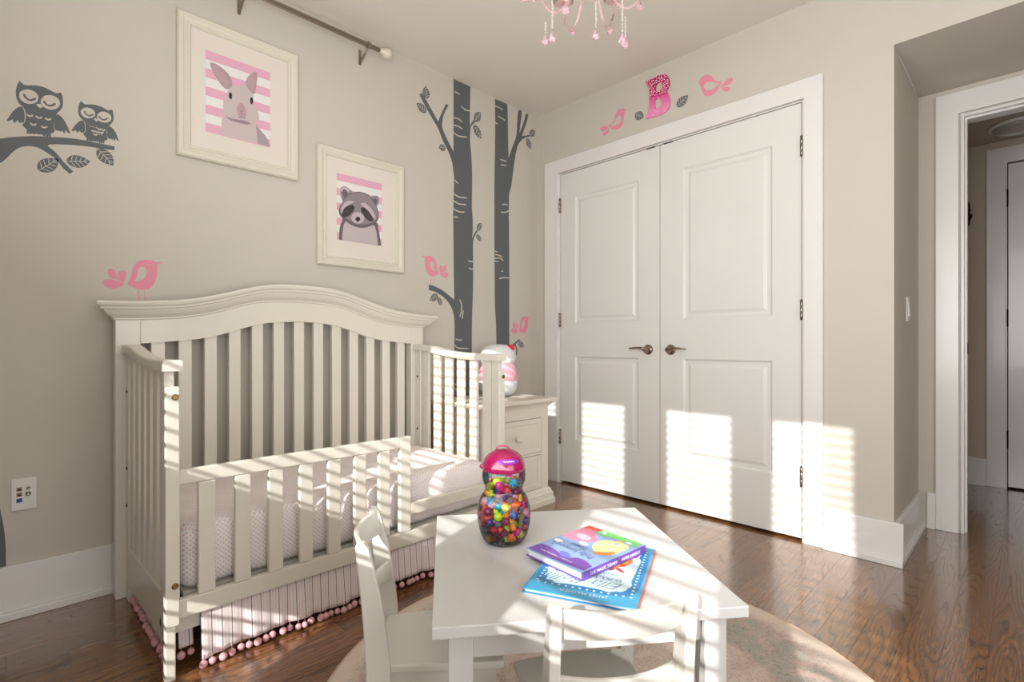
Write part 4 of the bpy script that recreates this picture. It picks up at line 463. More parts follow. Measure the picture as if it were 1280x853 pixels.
# ------------------------------------------------------------ crib
CR = M['crib']
crib = thing('crib', (-1.785, -0.43, 0), 'cream painted wooden crib with arched headboard, open slats and a low front guard', 'crib')
CXm = -1.785
def interp(tab, d):
    for (a, va), (b, vb) in zip(tab, tab[1:]):
        if d <= b:
            t = (d - a) / (b - a); t = t * t * (3 - 2 * t) if False else t
            return va + (vb - va) * t
    return tab[-1][1]
def sm_tab(pts):   # dense smooth table through the points
    P = smooth([(a, b) for a, b in pts], 6, False, 1.0); return P
T_top = sm_tab([(0, 1.243), (0.12, 1.239), (0.22, 1.221), (0.35, 1.182), (0.47, 1.152), (0.58, 1.139), (0.66, 1.133), (0.78, 1.129)])
T_bot = sm_tab([(0, 1.166), (0.12, 1.161), (0.22, 1.147), (0.345, 1.106), (0.46, 1.079), (0.57, 1.067), (0.66, 1.062), (0.78, 1.060)])
T_arc = sm_tab([(0, 1.077), (0.11, 1.071), (0.18, 1.060), (0.25, 1.041), (0.33, 1.014), (0.42, 0.993), (0.55, 0.979), (0.64, 0.973), (0.8, 0.972)])
prof = [(0.000, 0.00), (0.006, 0.06), (0.006, 0.12), (0.012, 0.16), (0.026, 0.30), (0.036, 0.46), (0.040, 0.56), (0.048, 0.60), (0.050, 0.70), (0.058, 0.78), (0.062, 0.90), (0.058, 1.0)]
rings = []
NS = 60
for i in range(NS + 1):
    s = -1 + 2 * i / NS; ring = []
    for o_, t in prof:
        x = CXm + s * (0.700 + o_); d = abs(x - CXm)
        zb, zt = interp(T_bot, d), interp(T_top, d)
        ring.append((x, -0.112 - o_, zb + t * (zt - zb)))
    for o_, t in ((0.05, 1.0), (0.0, 0.0)):
        x = CXm + s * (0.700 + o_); d = abs(x - CXm)
        ring.append((x, -0.045, interp(T_bot, d) + t * (interp(T_top, d) - interp(T_bot, d))))
    rings.append(ring)
MB().loft(rings, 0, False, True).build('crown_moulding', CR, crib)
# headboard arch panel
hp = MB(); N = 60
top = [(-0.70 + 1.40 * i / N, 0) for i in range(N + 1)]
fr, bk_ = [], []
for i in range(N + 1):
    x = -0.62 + 1.24 * i / N
    fr.append((CXm + x, interp(T_bot, abs(x)) + 0.02)); bk_.append((CXm + x, interp(T_arc, abs(x))))
for i in range(N):
    a, b, c, d = bk_[i], bk_[i + 1], fr[i + 1], fr[i]
    v = [(a[0], -0.112, a[1]), (b[0], -0.112, b[1]), (c[0], -0.112, c[1]), (d[0], -0.112, d[1]), (a[0], -0.075, a[1]), (b[0], -0.075, b[1]), (c[0], -0.075, c[1]), (d[0], -0.075, d[1])]
    hp.add(v, [(0, 1, 2, 3), (7, 6, 5, 4), (0, 4, 5, 1)])
# small bead under the arch
for i in range(N):
    a, b = bk_[i], bk_[i + 1]
    v = [(a[0], -0.117, a[1]), (b[0], -0.117, b[1]), (b[0], -0.117, b[1] + 0.012), (a[0], -0.117, a[1] + 0.012), (a[0], -0.111, a[1]), (b[0], -0.111, b[1]), (b[0], -0.111, b[1] + 0.012), (a[0], -0.111, a[1] + 0.012)]
    hp.add(v, [(0, 1, 2, 3), (3, 2, 6, 7), (0, 4, 5, 1)])
hp.build('headboard_panel', CR, crib)
for x0, x1 in ((-2.485, -2.405), (-1.165, -1.085)):
    MB().box(x0, x1, -0.1125, -0.060, 0, 1.085).build('headboard_post', CR, crib, bevel=0.003)
for kx in range(-6, 7):
    xc = CXm + kx * 0.0935 - 0.002
    MB().box(xc - 0.0235, xc + 0.0235, -0.107, -0.080, 0.205, interp(T_arc, abs(xc - CXm)) + 0.012).build('slat', CR, crib, bevel=0.003)
MB().box(-2.405, -1.165, -0.111, -0.066, 0.13, 0.215).build('headboard_rail', CR, crib, bevel=0.003)
# end panels
def end_panel(sgn):
    xc = CXm + sgn * 0.6555
    x0, x1 = xc - 0.018, xc + 0.018
    inner = -sgn
    # swept top rail
    curve = smooth([(-0.088, 0.968), (-0.16, 0.968), (-0.24, 0.964), (-0.33, 0.950), (-0.43, 0.937), (-0.54, 0.928), (-0.66, 0.925), (-0.815, 0.925)], 5, False, 1.0)
    poly = [(p[0], p[1]) for p in curve] + [(p[0], p[1] - 0.032) for p in curve[::-1]]
    mb = MB(); n = len(curve)
    rr = [[(x0 - 0.006, a[0], a[1] - 0.032), (x0 - 0.006, a[0], a[1] - 0.004), (x0 - 0.002, a[0], a[1]), (x1 + 0.002, a[0], a[1]), (x1 + 0.006, a[0], a[1] - 0.004), (x1 + 0.006, a[0], a[1] - 0.032)] for a in curve]
    mb.loft(rr, 0, False, True).build('end_top_rail', CR, crib)
    zt = lambda y: interp([(-p[0], p[1]) for p in curve], -y) - 0.030
    for k in range(6):
        yc = -0.21 - 0.1 * k
        MB().box(xc - 0.008, xc + 0.008, yc - 0.0275, yc + 0.0275, 0.20, zt(yc) + 0.002).build('slat', CR, crib, bevel=0.002)
    MB().box(xc - 0.012, xc + 0.012, -0.165, -0.114, 0, zt(-0.14)).build('rear_end_post', CR, crib, bevel=0.003)
    # front post with its proud face stile
    pa, pb = (x0, x0 + 0.026) if sgn < 0 else (x1 - 0.026, x1)
    MB().box(pa, pb, -0.792, -0.748, 0.10, zt(-0.77)).build('front_post', CR, crib, bevel=0.002)
    lg = MB(); lg.box(x0, x1, -0.812, -0.793, 0.155, 0.848)
    lg.box(pa, pb, -0.812, -0.776, 0.0, 0.1545)
    lg.build('face_stile', CR, crib, bevel=0.003)
    # arched lower rail
    pts = [(-0.165, 0.080), (-0.20, 0.070), (-0.27, 0.066), (-0.40, 0.076), (-0.55, 0.093), (-0.75, 0.118)]
    pts = pts + [(-0.75, 0.237), (-0.165, 0.205)]
    MB().prism(pts, 'x', xc - 0.013, xc + 0.013).build('end_lower_rail', CR, crib, bevel=0.002)
    for (yy, zz, ax_) in ((-0.8135, 0.818, 0), (-0.8135, 0.272, 0)):
        bo = MB(); bo.loft([[(xc + 0.006 + r * math.cos(a), y_, zz + r * math.sin(a)) for a in [2 * math.pi * j / 12 for j in range(12)]] for r, y_ in ((0.009, -0.812), (0.009, -0.815), (0.006, -0.8165), (0.004, -0.8150))])
        bo.build('bolt', M['brass'], crib)
    so = sgn * 1
    xs = x0 - 0.0005 if sgn < 0 else x0 - 0.0005
    for (yy, zz) in ((-0.14, 0.79), (-0.14, 0.50), (-0.14, 0.36)):
        bo = MB(); bo.loft([[(x_, yy + r * math.cos(a), zz + r * math.sin(a)) for a in [2 * math.pi * j / 10 for j in range(10)]] for r, x_ in ((0.006, xc - 0.0125), (0.006, xc - 0.0145), (0.003, xc - 0.0145))])
        bo.build('bolt', M['darkm'], crib)
end_panel(-1); end_panel(1)
bo = MB(); bo.loft([[(x_, -0.748 + r * math.cos(a), 0.152 + 1.35 * r * math.sin(a)) for a in [2 * math.pi * j / 14 for j in range(14)]] for r, x_ in ((0.012, -2.454), (0.012, -2.4575), (0.008, -2.459))])
bo.build('dark_plug', M['darkm'], crib)
# front guard
GY0, GY1 = -0.803, -0.779
MB().box(-2.4225, -1.675, GY0, GY1, 0.560, 0.602).build('guard_rail', CR, crib, bevel=0.003)
MB().box(-1.675, -1.626, GY0, GY1, 0.2235, 0.602).build('guard_post', CR, crib, bevel=0.003)
for k in range(7):
    xa = -2.373 + 0.1009 * k
    MB().box(xa, xa + 0.046, GY0, GY1 - 0.004, 0.2235, 0.5595).build('baluster', CR, crib, bevel=0.003)
MB().box(-2.4225, -1.148, GY0, GY1, 0.168, 0.223).build('front_lower_rail', CR, crib, bevel=0.003)
MB().box(-1.6255, -1.148, GY0, GY1, 0.286, 0.332).build('guard_extension_board', CR, crib, bevel=0.003)
MB().box(-2.43, -1.14, -0.776, -0.758, 0.118, 0.160).build('inner_rail', CR, crib, bevel=0.002)
MB().box(-2.40, -1.17, -0.745, -0.12, 0.205, 0.218).build('mattress_board', CR, crib)

# ---- mattress and fitted sheet
def dots_material():
    m = bpy.data.materials.new('pink_dotted_sheet'); m.use_nodes = True; nt = m.node_tree; L = nt.links.new
    p = nt.nodes['Principled BSDF']; p.inputs['Roughness'].default_value = 0.85
    tc = nt.nodes.new('ShaderNodeTexCoord'); geo = nt.nodes.new('ShaderNodeNewGeometry')
    sx = nt.nodes.new('ShaderNodeSeparateXYZ'); L(tc.outputs['Object'], sx.inputs[0])
    sn = nt.nodes.new('ShaderNodeSeparateXYZ'); L(geo.outputs['True Normal'], sn.inputs[0])
    ab = node(nt, 'ShaderNodeMath', operation='ABSOLUTE'); L(sn.outputs[2], ab.inputs[0])
    gt = node(nt, 'ShaderNodeMath', operation='GREATER_THAN'); gt.inputs[1].default_value = 0.6; L(ab.outputs[0], gt.inputs[0])
    mx = nt.nodes.new('ShaderNodeMix'); mx.data_type = 'FLOAT'; L(gt.outputs[0], mx.inputs[0]); L(sx.outputs[2], mx.inputs[2]); L(sx.outputs[1], mx.inputs[3])
    cb = nt.nodes.new('ShaderNodeCombineXYZ'); L(sx.outputs[0], cb.inputs[0]); L(mx.outputs[0], cb.inputs[1])
    rot = nt.nodes.new('ShaderNodeMapping'); rot.inputs['Rotation'].default_value = (0, 0, 0.785); L(cb.outputs[0], rot.inputs[0])
    vo = nt.nodes.new('ShaderNodeTexVoronoi'); vo.inputs['Scale'].default_value = 95.0; vo.inputs['Randomness'].default_value = 0.12; L(rot.outputs[0], vo.inputs['Vector'])
    r = ramp(nt, [(0.16, srgb(222, 194, 196)), (0.34, srgb(243, 238, 236))]); L(vo.outputs['Distance'], r.inputs[0])
    L(r.outputs[0], p.inputs['Base Color'])
    nz = nt.nodes.new('ShaderNodeTexNoise'); nz.inputs['Scale'].default_value = 14.0; L(tc.outputs['Object'], nz.inputs['Vector'])
    b = nt.nodes.new('ShaderNodeBump'); b.inputs['Strength'].default_value = 0.25; b.inputs['Distance'].default_value = 0.01
    L(nz.outputs[0], b.inputs['Height']); L(b.outputs[0], p.inputs['Normal'])
    return m
M['sheet'] = dots_material()
mx0, mx1, my0, my1, mz0, mz1 = -2.405, -1.158, -0.752, -0.118, 0.222, 0.420
mt = MB(); rings = []
NX, NY = 46, 22
def rrect(x0, x1, y0, y1, r, nx=40, ny=20, nc=5):
    P = []
    for i in range(nx): P.append((x0 + r + (x1 - x0 - 2 * r) * i / nx, y0))
    for i in range(nc): a = -math.pi / 2 + math.pi / 2 * i / nc; P.append((x1 - r + r * math.cos(a), y0 + r + r * math.sin(a)))
    for i in range(ny): P.append((x1, y0 + r + (y1 - y0 - 2 * r) * i / ny))
    for i in range(nc): a = math.pi / 2 * i / nc; P.append((x1 - r + r * math.cos(a), y1 - r + r * math.sin(a)))
    for i in range(nx): P.append((x1 - r - (x1 - x0 - 2 * r) * i / nx, y1))
    for i in range(nc): a = math.pi / 2 + math.pi / 2 * i / nc; P.append((x0 + r + r * math.cos(a), y1 - r + r * math.sin(a)))
    for i in range(ny): P.append((x0, y1 - r - (y1 - y0 - 2 * r) * i / ny))
    for i in range(nc): a = math.pi + math.pi / 2 * i / nc; P.append((x0 + r + r * math.cos(a), y0 + r + r * math.sin(a)))
    return P
for ins, z in ((0.05, mz0), (0.012, mz0 + 0.004), (0.0, mz0 + 0.02), (0.0, mz0 + 0.06), (0.0, mz0 + 0.11), (0.0, mz0 + 0.15), (0.004, mz0 + 0.175), (0.014, mz0 + 0.190), (0.03, mz1), (0.10, mz1 + 0.002), (0.18, mz1 + 0.003), (0.27, mz1 + 0.004), (0.31, mz1 + 0.004)):
    ring = []
    for j, (x, y) in enumerate(rrect(mx0 + ins, mx1 - ins, my0 + ins, my1 - ins, max(0.004, 0.05 - ins * 0.3))):
        w = 0.0022 * math.sin(x * 31 + z * 40) * math.sin(y * 23) + (0.002 * math.sin(x * 57 + z * 90) if 0.002 > ins else 0)
        ring.append((x, y + (w if y < -0.7 else 0), z + w * 0.8))
    rings.append(ring)
mt.loft(rings, 0, True, True)
mo = mt.build('mattress', M['sheet']); tag(mo, 'crib mattress in a white sheet with tiny pink dots, lying inside the crib', 'mattress')

# ---- crib skirt
def stripe_material():
    m = bpy.data.materials.new('striped_cotton'); m.use_nodes = True; nt = m.node_tree; L = nt.links.new
    p = nt.nodes['Principled BSDF']; p.inputs['Roughness'].default_value = 0.9
    uv = nt.nodes.new('ShaderNodeUVMap'); sx = nt.nodes.new('ShaderNodeSeparateXYZ'); L(uv.outputs[0], sx.inputs[0])
    fr = node(nt, 'ShaderNodeMath', operation='FRACT'); L(sx.outputs[0], fr.inputs[0])
    w, pk, dk = srgb(232, 222, 220), srgb(222, 200, 202), srgb(88, 78, 88)
    r = ramp(nt, [(0.0, dk), (0.075, w), (0.30, pk), (0.38, w), (0.62, pk), (0.74, w)]); r.color_ramp.interpolation = 'CONSTANT'
    L(fr.outputs[0], r.inputs[0]); L(r.outputs[0], p.inputs['Base Color'])
    return m
M['skirt'] = stripe_material()
M['pom'] = mat('pink_pompom_yarn', srgb(226, 172, 176), 0.95, bump=1.0, bscale=900)
skirt = thing('crib_skirt', (-1.76, -0.785, 0.16), 'pink and white striped crib skirt with pompom fringe hanging under the crib', 'crib skirt')
def skirt_panel(name, p0, p1, nrm, zt, zb, amp):
    p0, p1, nrm = Vector(p0), Vector(p1), Vector(nrm); ln = (p1 - p0).length; n = int(ln / 0.006); rows_ = 9
    V = []; Fq = []; U = []
    def pos(s, t):
        a = amp * t * (0.6 * math.sin(s * 46) + 0.4 * math.sin(s * 83 + 1.3) + 0.25 * math.sin(s * 140))
        q = p0 + (p1 - p0) * (s / ln) + nrm * (a + 0.010 * t)
        zz = zt + (zb(s) - zt) * t
        return (q.x, q.y, zz)
    for i in range(n + 1):
        for j in range(rows_ + 1):
            V.append(pos(ln * i / n, j / rows_)); U.append((ln * i / n / 0.0285, j / rows_))
    for i in range(n):
        for j in range(rows_):
            a = i * (rows_ + 1) + j; Fq.append((a, a + rows_ + 1, a + rows_ + 2, a + 1))
    me = bpy.data.meshes.new(name); me.from_pydata(V, [], Fq); me.materials.append(M['skirt'])
    uvl = me.uv_layers.new(name='UVMap')
    for lp in me.loops: uvl.data[lp.index].uv = U[lp.vertex_index]
    for q in me.polygons: q.use_smooth = True
    o = put(name, me, skirt)
    sd = o.modifiers.new('thickness', 'SOLIDIFY'); sd.thickness = 0.0015
    return pos, ln
pm_ = MB().ball((0, 0, 0), 0.0115, 10, 7); pm_.tube([(0, 0, 0.010), (0, 0, 0.028)], 0.0008, 5)
pom_me = pm_.mesh('pompom', [M['pom']])
def poms(pos, ln, step, jit=0.004):
    s = 0.006
    while s < ln:
        x, y, z = pos(s, 1.0)
        o = put('pompom', pom_me, skirt); o.location = (x + rng.uniform(-0.002, 0.002), y - 0.002 + rng.uniform(-jit, jit), max(0.0118, z - 0.02))
        o.scale = [rng.uniform(0.9, 1.08)] * 3
        s += step * rng.uniform(0.72, 1.25)
zbf = lambda s: 0.024 + 0.012 * min(1, s / 0.3) + 0.005 * math.sin(s * 11)
pos, ln = skirt_panel('front_panel', (-2.365, -0.788, 0), (-1.15, -0.788, 0), (0, -1, 0), 0.1665, zbf, 0.008)
poms(pos, ln, 0.026)
pos, ln = skirt_panel('side_panel', (-2.4285, -0.742, 0), (-2.4285, -0.17, 0), (-1, 0, 0), 0.19, lambda s: 0.036 + 0.004 * math.sin(s * 20), 0.003)
poms(pos, ln, 0.032, 0.006)
pos, ln = skirt_panel('corner_panel', (-2.412, -0.728, 0), (-2.372, -0.728, 0), (0, -1, 0), 0.116, lambda s: 0.05, 0.002)
poms(pos, ln, 0.028)

# ------------------------------------------------------------ nightstand
CP = M['chestp']
ns = thing('nightstand', (-0.68, -0.245, 0), 'ivory two drawer nightstand with round knobs in the corner beyond the crib', 'nightstand')
bx0, bx1, by0, by1 = -0.955, -0.41, -0.465, -0.04
bd = MB(); bd.box(bx0 + 0.004, bx1 - 0.004, by0 + 0.012, by1, 0.05, 0.605)
for a, b in ((bx0, bx0 + 0.06), (bx1 - 0.06, bx1)): bd.box(a, b, by0, by0 + 0.014, 0.05, 0.605)
for z0, z1 in ((0.527, 0.605), (0.305, 0.318), (0.05, 0.098)): bd.box(bx0 + 0.06, bx1 - 0.06, by0, by0 + 0.014, z0, z1)
for xs_ in (bx0, bx1 - 0.006):
    for a, b, c, d in ((by0, by0 + 0.05, 0.05, 0.605), (by1 - 0.05, by1, 0.05, 0.605), (by0 + 0.05, by1 - 0.05, 0.545, 0.605), (by0 + 0.05, by1 - 0.05, 0.05, 0.13)):
        bd.box(xs_, xs_ + 0.006, a, b, c, d)
bd.build('body', CP, ns, bevel=0.0015)
tp = MB(); tops = [(0.0, 0.590), (0.006, 0.592), (0.010, 0.602), (0.020, 0.612), (0.030, 0.618), (0.034, 0.621), (0.040, 0.623), (0.042, 0.630), (0.042, 0.640), (0.038, 0.645)]
tp.loft([[(bx0 - o_, by0 - o_, z), (bx1 + o_, by0 - o_, z), (bx1 + o_, by1, z), (bx0 - o_, by1, z)] for o_, z in tops], 0, False, True)
tp.build('top', CP, ns)
pl = MB(); plp = [(0.032, 0.0), (0.032, 0.030), (0.026, 0.034), (0.024, 0.050), (0.024, 0.066), (0.016, 0.072), (0.012, 0.088), (0.004, 0.096), (0.0, 0.098)]
pl.loft([[(bx0 - o_, by0 - o_, z), (bx1 + o_, by0 - o_, z), (bx1 + o_, by1, z), (bx0 - o_, by1, z)] for o_, z in plp], 0, False, True)
pl.build('plinth', CP, ns)
for z0, z1 in ((0.321, 0.524), (0.101, 0.302)):
    dm = MB(); x0, x1 = bx0 + 0.063, bx1 - 0.063
    dm.box(x0, x1, by0 + 0.006, by0 + 0.011, z0, z1)
    rr = []
    for ins, dep in ((0.0, 0.006), (0.0, 0.0), (0.028, 0.0), (0.031, 0.004), (0.036, 0.004)):
        rr.append([(x0 + ins, by0 + dep, z0 + ins), (x1 - ins, by0 + dep, z0 + ins), (x1 - ins, by0 + dep, z1 - ins), (x0 + ins, by0 + dep, z1 - ins)])
    dm.loft(rr, 0, False, False); dm.add(rr[-1], [(0, 1, 2, 3)])
    dr = dm.build('drawer', CP, ns)
    xc, zc = (x0 + x1) / 2, (z0 + z1) / 2
    for kx in (0.0,):
        kb = MB(); kb.loft([[(xc + kx + r * math.cos(a), y_, zc + r * math.sin(a)) for a in [2 * math.pi * j / 16 for j in range(16)]] for r, y_ in ((0.012, by0 + 0.004), (0.010, by0 - 0.004), (0.009, by0 - 0.010), (0.017, by0 - 0.016), (0.021, by0 - 0.023), (0.018, by0 - 0.031), (0.007, by0 - 0.034))])
        ko = kb.build('knob', CP, dr)
        ko.parent = dr; ko.matrix_parent_inverse = Matrix.Identity(4)

# ---- plain rounded stand-in for a plush figure (no face, no lamp)
M['nlw'] = mat('white_soft_plastic', srgb(240, 238, 238), 0.35, coat=0.2)
M['nlg'] = mat('pale_grey_soft_plastic', srgb(216, 216, 220), 0.35, coat=0.2)
M['nlp'] = mat('pink_soft_plastic', srgb(240, 176, 190), 0.4)
M['nlr'] = mat('red_soft_plastic', srgb(226, 30, 60), 0.4)
nl = thing('figure_stand_in', (-0.572, -0.19, 0.6455), 'plump white and pink figure stand-in with a red knob standing on the nightstand', 'figure stand-in')
c0 = (-0.572, -0.19, 0.6455)
MB().lathe([(0.05, 0.0), (0.075, 0.002), (0.10, 0.018), (0.118, 0.045), (0.124, 0.075), (0.124, 0.100)], 32, c0).build('lower_shell', M['nlg'], nl)
MB().lathe([(0.124, 0.100), (0.126, 0.102), (0.124, 0.13), (0.116, 0.165), (0.104, 0.195), (0.09, 0.206)], 32, c0).build('pink_band', M['nlp'], nl)
MB().lathe([(0.08, 0.190), (0.100, 0.200), (0.110, 0.225), (0.112, 0.255), (0.104, 0.285), (0.086, 0.308), (0.055, 0.320), (0.02, 0.324)], 32, c0).build('upper_dome', M['nlw'], nl)
MB().ball((c0[0] + 0.035, c0[1] - 0.075, c0[2] + 0.300), 0.028, 14, 9, 0, 0.8).build('red_knob', M['nlr'], nl)
for dx, dy in ((-0.04, -0.05), (0.045, -0.045)): MB().lathe([(0.012, 0), (0.012, 0.012)], 10, (c0[0] + dx, c0[1] + dy, c0[2] - 0.0003)).build('foot', M['black'], nl)

# ------------------------------------------------------------ rug
def rug_material():
    m = bpy.data.materials.new('distressed_wool_rug'); m.use_nodes = True; nt = m.node_tree; L = nt.links.new
    p = nt.nodes['Principled BSDF']; p.inputs['Roughness'].default_value = 0.95; p.inputs['Specular IOR Level'].default_value = 0.1
    tc = nt.nodes.new('ShaderNodeTexCoord')
    ln = node(nt, 'ShaderNodeVectorMath', operation='LENGTH'); L(tc.outputs['Object'], ln.inputs[0])
    rad = ramp(nt, [(0.0, (0.6, 0.6, 0.6, 1)), (0.62, (0.55, 0.55, 0.55, 1)), (0.66, (0.15, 0.15, 0.15, 1)), (0.86, (0.25, 0.25, 0.25, 1)), (0.93, (0.9, 0.9, 0.9, 1)), (1.0, (1, 1, 1, 1))])
    k = node(nt, 'ShaderNodeMath', operation='DIVIDE'); k.inputs[1].default_value = 0.786; L(ln.outputs['Value'], k.inputs[0]); L(k.outputs[0], rad.inputs[0])
    n1 = nt.nodes.new('ShaderNodeTexNoise'); n1.inputs['Scale'].default_value = 9; n1.inputs['Detail'].default_value = 5; n1.inputs['Distortion'].default_value = 1.6; L(tc.outputs['Object'], n1.inputs['Vector'])
    n2 = nt.nodes.new('ShaderNodeTexNoise'); n2.inputs['Scale'].default_value = 26; n2.inputs['Detail'].default_value = 3; n2.inputs['Distortion'].default_value = 2.5; L(tc.outputs['Object'], n2.inputs['Vector'])
    n3 = nt.nodes.new('ShaderNodeTexNoise'); n3.inputs['Scale'].default_value = 320; L(tc.outputs['Object'], n3.inputs['Vector'])
    ad = node(nt, 'ShaderNodeMath', operation='ADD'); L(rad.outputs[0], ad.inputs[0]); L(n1.outputs[0], ad.inputs[1])
    a2 = node(nt, 'ShaderNodeMath', operation='MULTIPLY_ADD'); L(ad.outputs[0], a2.inputs[0]); a2.inputs[1].default_value = 0.9; a2.inputs[2].default_value = -0.25
    c1 = ramp(nt, [(0.0, srgb(160, 160, 148)), (0.35, srgb(178, 171, 160)), (0.55, srgb(200, 177, 167)), (0.8, srgb(214, 198, 186)), (1.0, srgb(222, 206, 192))]); L(a2.outputs[0], c1.inputs[0])
    k2 = node(nt, 'ShaderNodeMath', operation='SUBTRACT'); k2.inputs[1].default_value = 0.5; L(n2.outputs[0], k2.inputs[0])
    k3 = node(nt, 'ShaderNodeMath', operation='ABSOLUTE'); L(k2.outputs[0], k3.inputs[0])
    r2 = ramp(nt, [(0.0, (0.62, 0.62, 0.62, 1)), (0.03, (1, 1, 1, 1))]); L(k3.outputs[0], r2.inputs[0])
    lt = node(nt, 'ShaderNodeMath', operation='LESS_THAN'); lt.inputs[1].default_value = 0.93; L(k.outputs[0], lt.inputs[0])
    mu = nt.nodes.new('ShaderNodeMixRGB'); mu.blend_type = 'MULTIPLY'; L(lt.outputs[0], mu.inputs[0]); L(c1.outputs[0], mu.inputs[1]); L(r2.outputs[0], mu.inputs[2])
    L(mu.outputs[0], p.inputs['Base Color'])
    b = nt.nodes.new('ShaderNodeBump'); b.inputs['Strength'].default_value = 0.6; b.inputs['Distance'].default_value = 0.003; L(n3.outputs[0], b.inputs['Height']); L(b.outputs[0], p.inputs['Normal'])
    return m
M['rug'] = rug_material()
M['rugedge'] = mat('rug_binding', srgb(206, 178, 156), 0.95, bump=0.8, bscale=500)
rug = thing('rug', (-1.602, -1.713, 0), 'round faded pink and grey green rug under the small white table', 'rug', local=True)
MB().lathe([(0.776, 0.0005), (0.776, 0.008), (0.772, 0.010), (0.0, 0.010)][:3] + [(0.5, 0.0101), (0.001, 0.0101)], 96, (0, 0, 0)).build('pile', M['rug'], rug)
MB().tube([(0.7785 * math.cos(2 * math.pi * i / 96), 0.7785 * math.sin(2 * math.pi * i / 96), 0.0052) for i in range(97)], 0.0050, 8, 0, True, False).build('edge_binding', M['rugedge'], rug)

# ------------------------------------------------------------ table
TZ = 0.49
RZ = 0.0106
tb = thing('play_table', (-1.869, -1.782, RZ), 'small square white wooden play table on the round rug', 'table', rz=math.radians(-37.4), local=True)
h = 0.2885; tz = TZ - RZ
MB().box(-h, h, -h, h, tz - 0.021, tz).build('tabletop', M['table'], tb, bevel=0.002)
for sx in (-1, 1):
    for sy in (-1, 1):
        mb = MB(); a, b = h - 0.028, h - 0.072
        q = lambda t: [(sx * a, sy * a), (sx * b, sy * a), (sx * b, sy * b), (sx * a, sy * b)]
        c2_ = a - 0.034
        mb.loft([[(x, y, z_) for x, y in ([(sx * a, sy * a), (sx * (a - w), sy * a), (sx * (a - w), sy * (a - w)), (sx * a, sy * (a - w))])] for z_, w in ((0, 0.034), (tz - 0.10, 0.044), (tz - 0.0212, 0.044))], 0, False, True)
        mb.build('leg', M['table'], tb, bevel=0.002)
for i in range(4):
    m2 = MB(); e = h - 0.0725
    if i < 2: m2.box(-e, e, (h - 0.05) * (1 if i else -1) - 0.009, (h - 0.05) * (1 if i else -1) + 0.009, tz - 0.080, tz - 0.0212)
    else: m2.box((h - 0.05) * (1 if i == 2 else -1) - 0.009, (h - 0.05) * (1 if i == 2 else -1) + 0.009, -e, e, tz - 0.080, tz - 0.0212)
    m2.build('apron', M['table'], tb, bevel=0.001)

# ------------------------------------------------------------ chairs
def make_chair(loc, rz, label):
    t = thing('play_chair', loc, label, 'chair', rz=rz, local=True)
    CH = M['chair']
    # seat: trapezoid, slightly bowed front
    P = [(-0.105, -0.150), (0.105, -0.150), (0.128, 0.115)] + [(0.128 - 0.256 * i / 8, 0.115 + 0.014 * math.sin(math.pi * i / 8)) for i in range(1, 8)] + [(-0.128, 0.115)]
    MB().prism(P, 'z', 0.262, 0.280).build('seat', CH, t, bevel=0.004)
    ap = MB(); ap.prism([(-0.098, -0.13), (0.098, -0.13), (0.116, 0.100), (-0.116, 0.100)], 'z', 0.222, 0.2615).build('seat_frame', CH, t, bevel=0.002)
    for s in (-1, 1):
        # sabre shaped side post, one piece from floor to crest
        back = smooth([(-0.204, 0.0), (-0.184, 0.12), (-0.174, 0.25), (-0.177, 0.34), (-0.185, 0.44), (-0.196, 0.54)], 4, False, 1.0)
        front = smooth([(-0.170, 0.0), (-0.138, 0.12), (-0.124, 0.25), (-0.130, 0.34), (-0.145, 0.44), (-0.168, 0.535)], 4, False, 1.0)
        top = [(-0.192, 0.549), (-0.178, 0.549)]
        poly = back + top + front[::-1]
        MB().prism(poly, 'x', 0.106 if s > 0 else -0.126, 0.126 if s > 0 else -0.106).build('back_post', CH, t, bevel=0.003)
        MB().loft([[(s * 0.108 + dx, 0.084 + dy, z) for dx, dy in ((-w, -w), (w, -w), (w, w), (-w, w))] for z, w in ((0.0, 0.010), (0.2215, 0.015))], 0, False, True).build('front_leg', CH, t, bevel=0.002)
    def slat_(name, z0, z1, yb, lean, bow, th=0.011):
        rings = []; n = 14
        for i in range(n + 1):
            u = -1 + 2 * i / n; x = 0.1065 * u
            yy = yb - bow * (1 - u * u)
            rise = 0.010 * (1 - u * u)
            rings.append([(x, yy, z0 + 0.4 * rise), (x, yy - th, z0 + 0.4 * rise), (x, yy - th - lean, z1 + rise * 0.0), (x, yy - lean, z1 + rise * 0.0)])
        MB().loft(rings, 0, True, True).build(name, CH, t, bevel=0.002)
    slat_('crest_slat', 0.486, 0.540, -0.162, 0.014, 0.027)
    slat_('lower_slat', 0.372, 0.414, -0.138, 0.006, 0.027)
    MB().tube([(-0.118, -0.145, 0.11), (-0.108, 0.084, 0.11)], 0.007, 8).build('stretcher', CH, t)
    MB().tube([(0.118, -0.145, 0.11), (0.108, 0.084, 0.11)], 0.007, 8).build('stretcher', CH, t)
    return t
ch1 = make_chair((-2.042, -1.584, RZ), math.radians(-126), 'white wooden play chair with its side to the camera, pushed in beside the crib')
ch2 = copy_tree(ch1); LOCAL.add(ch2.name)
ch2.location = (-1.969, -1.934, RZ); ch2.rotation_euler = (0, 0, math.radians(-34.5))
ch2['label'] = 'white wooden play chair nearest the camera, its curved back in front of the books'
for c_ in (ch1, ch2): c_['group'] = 'play chairs at the small table'

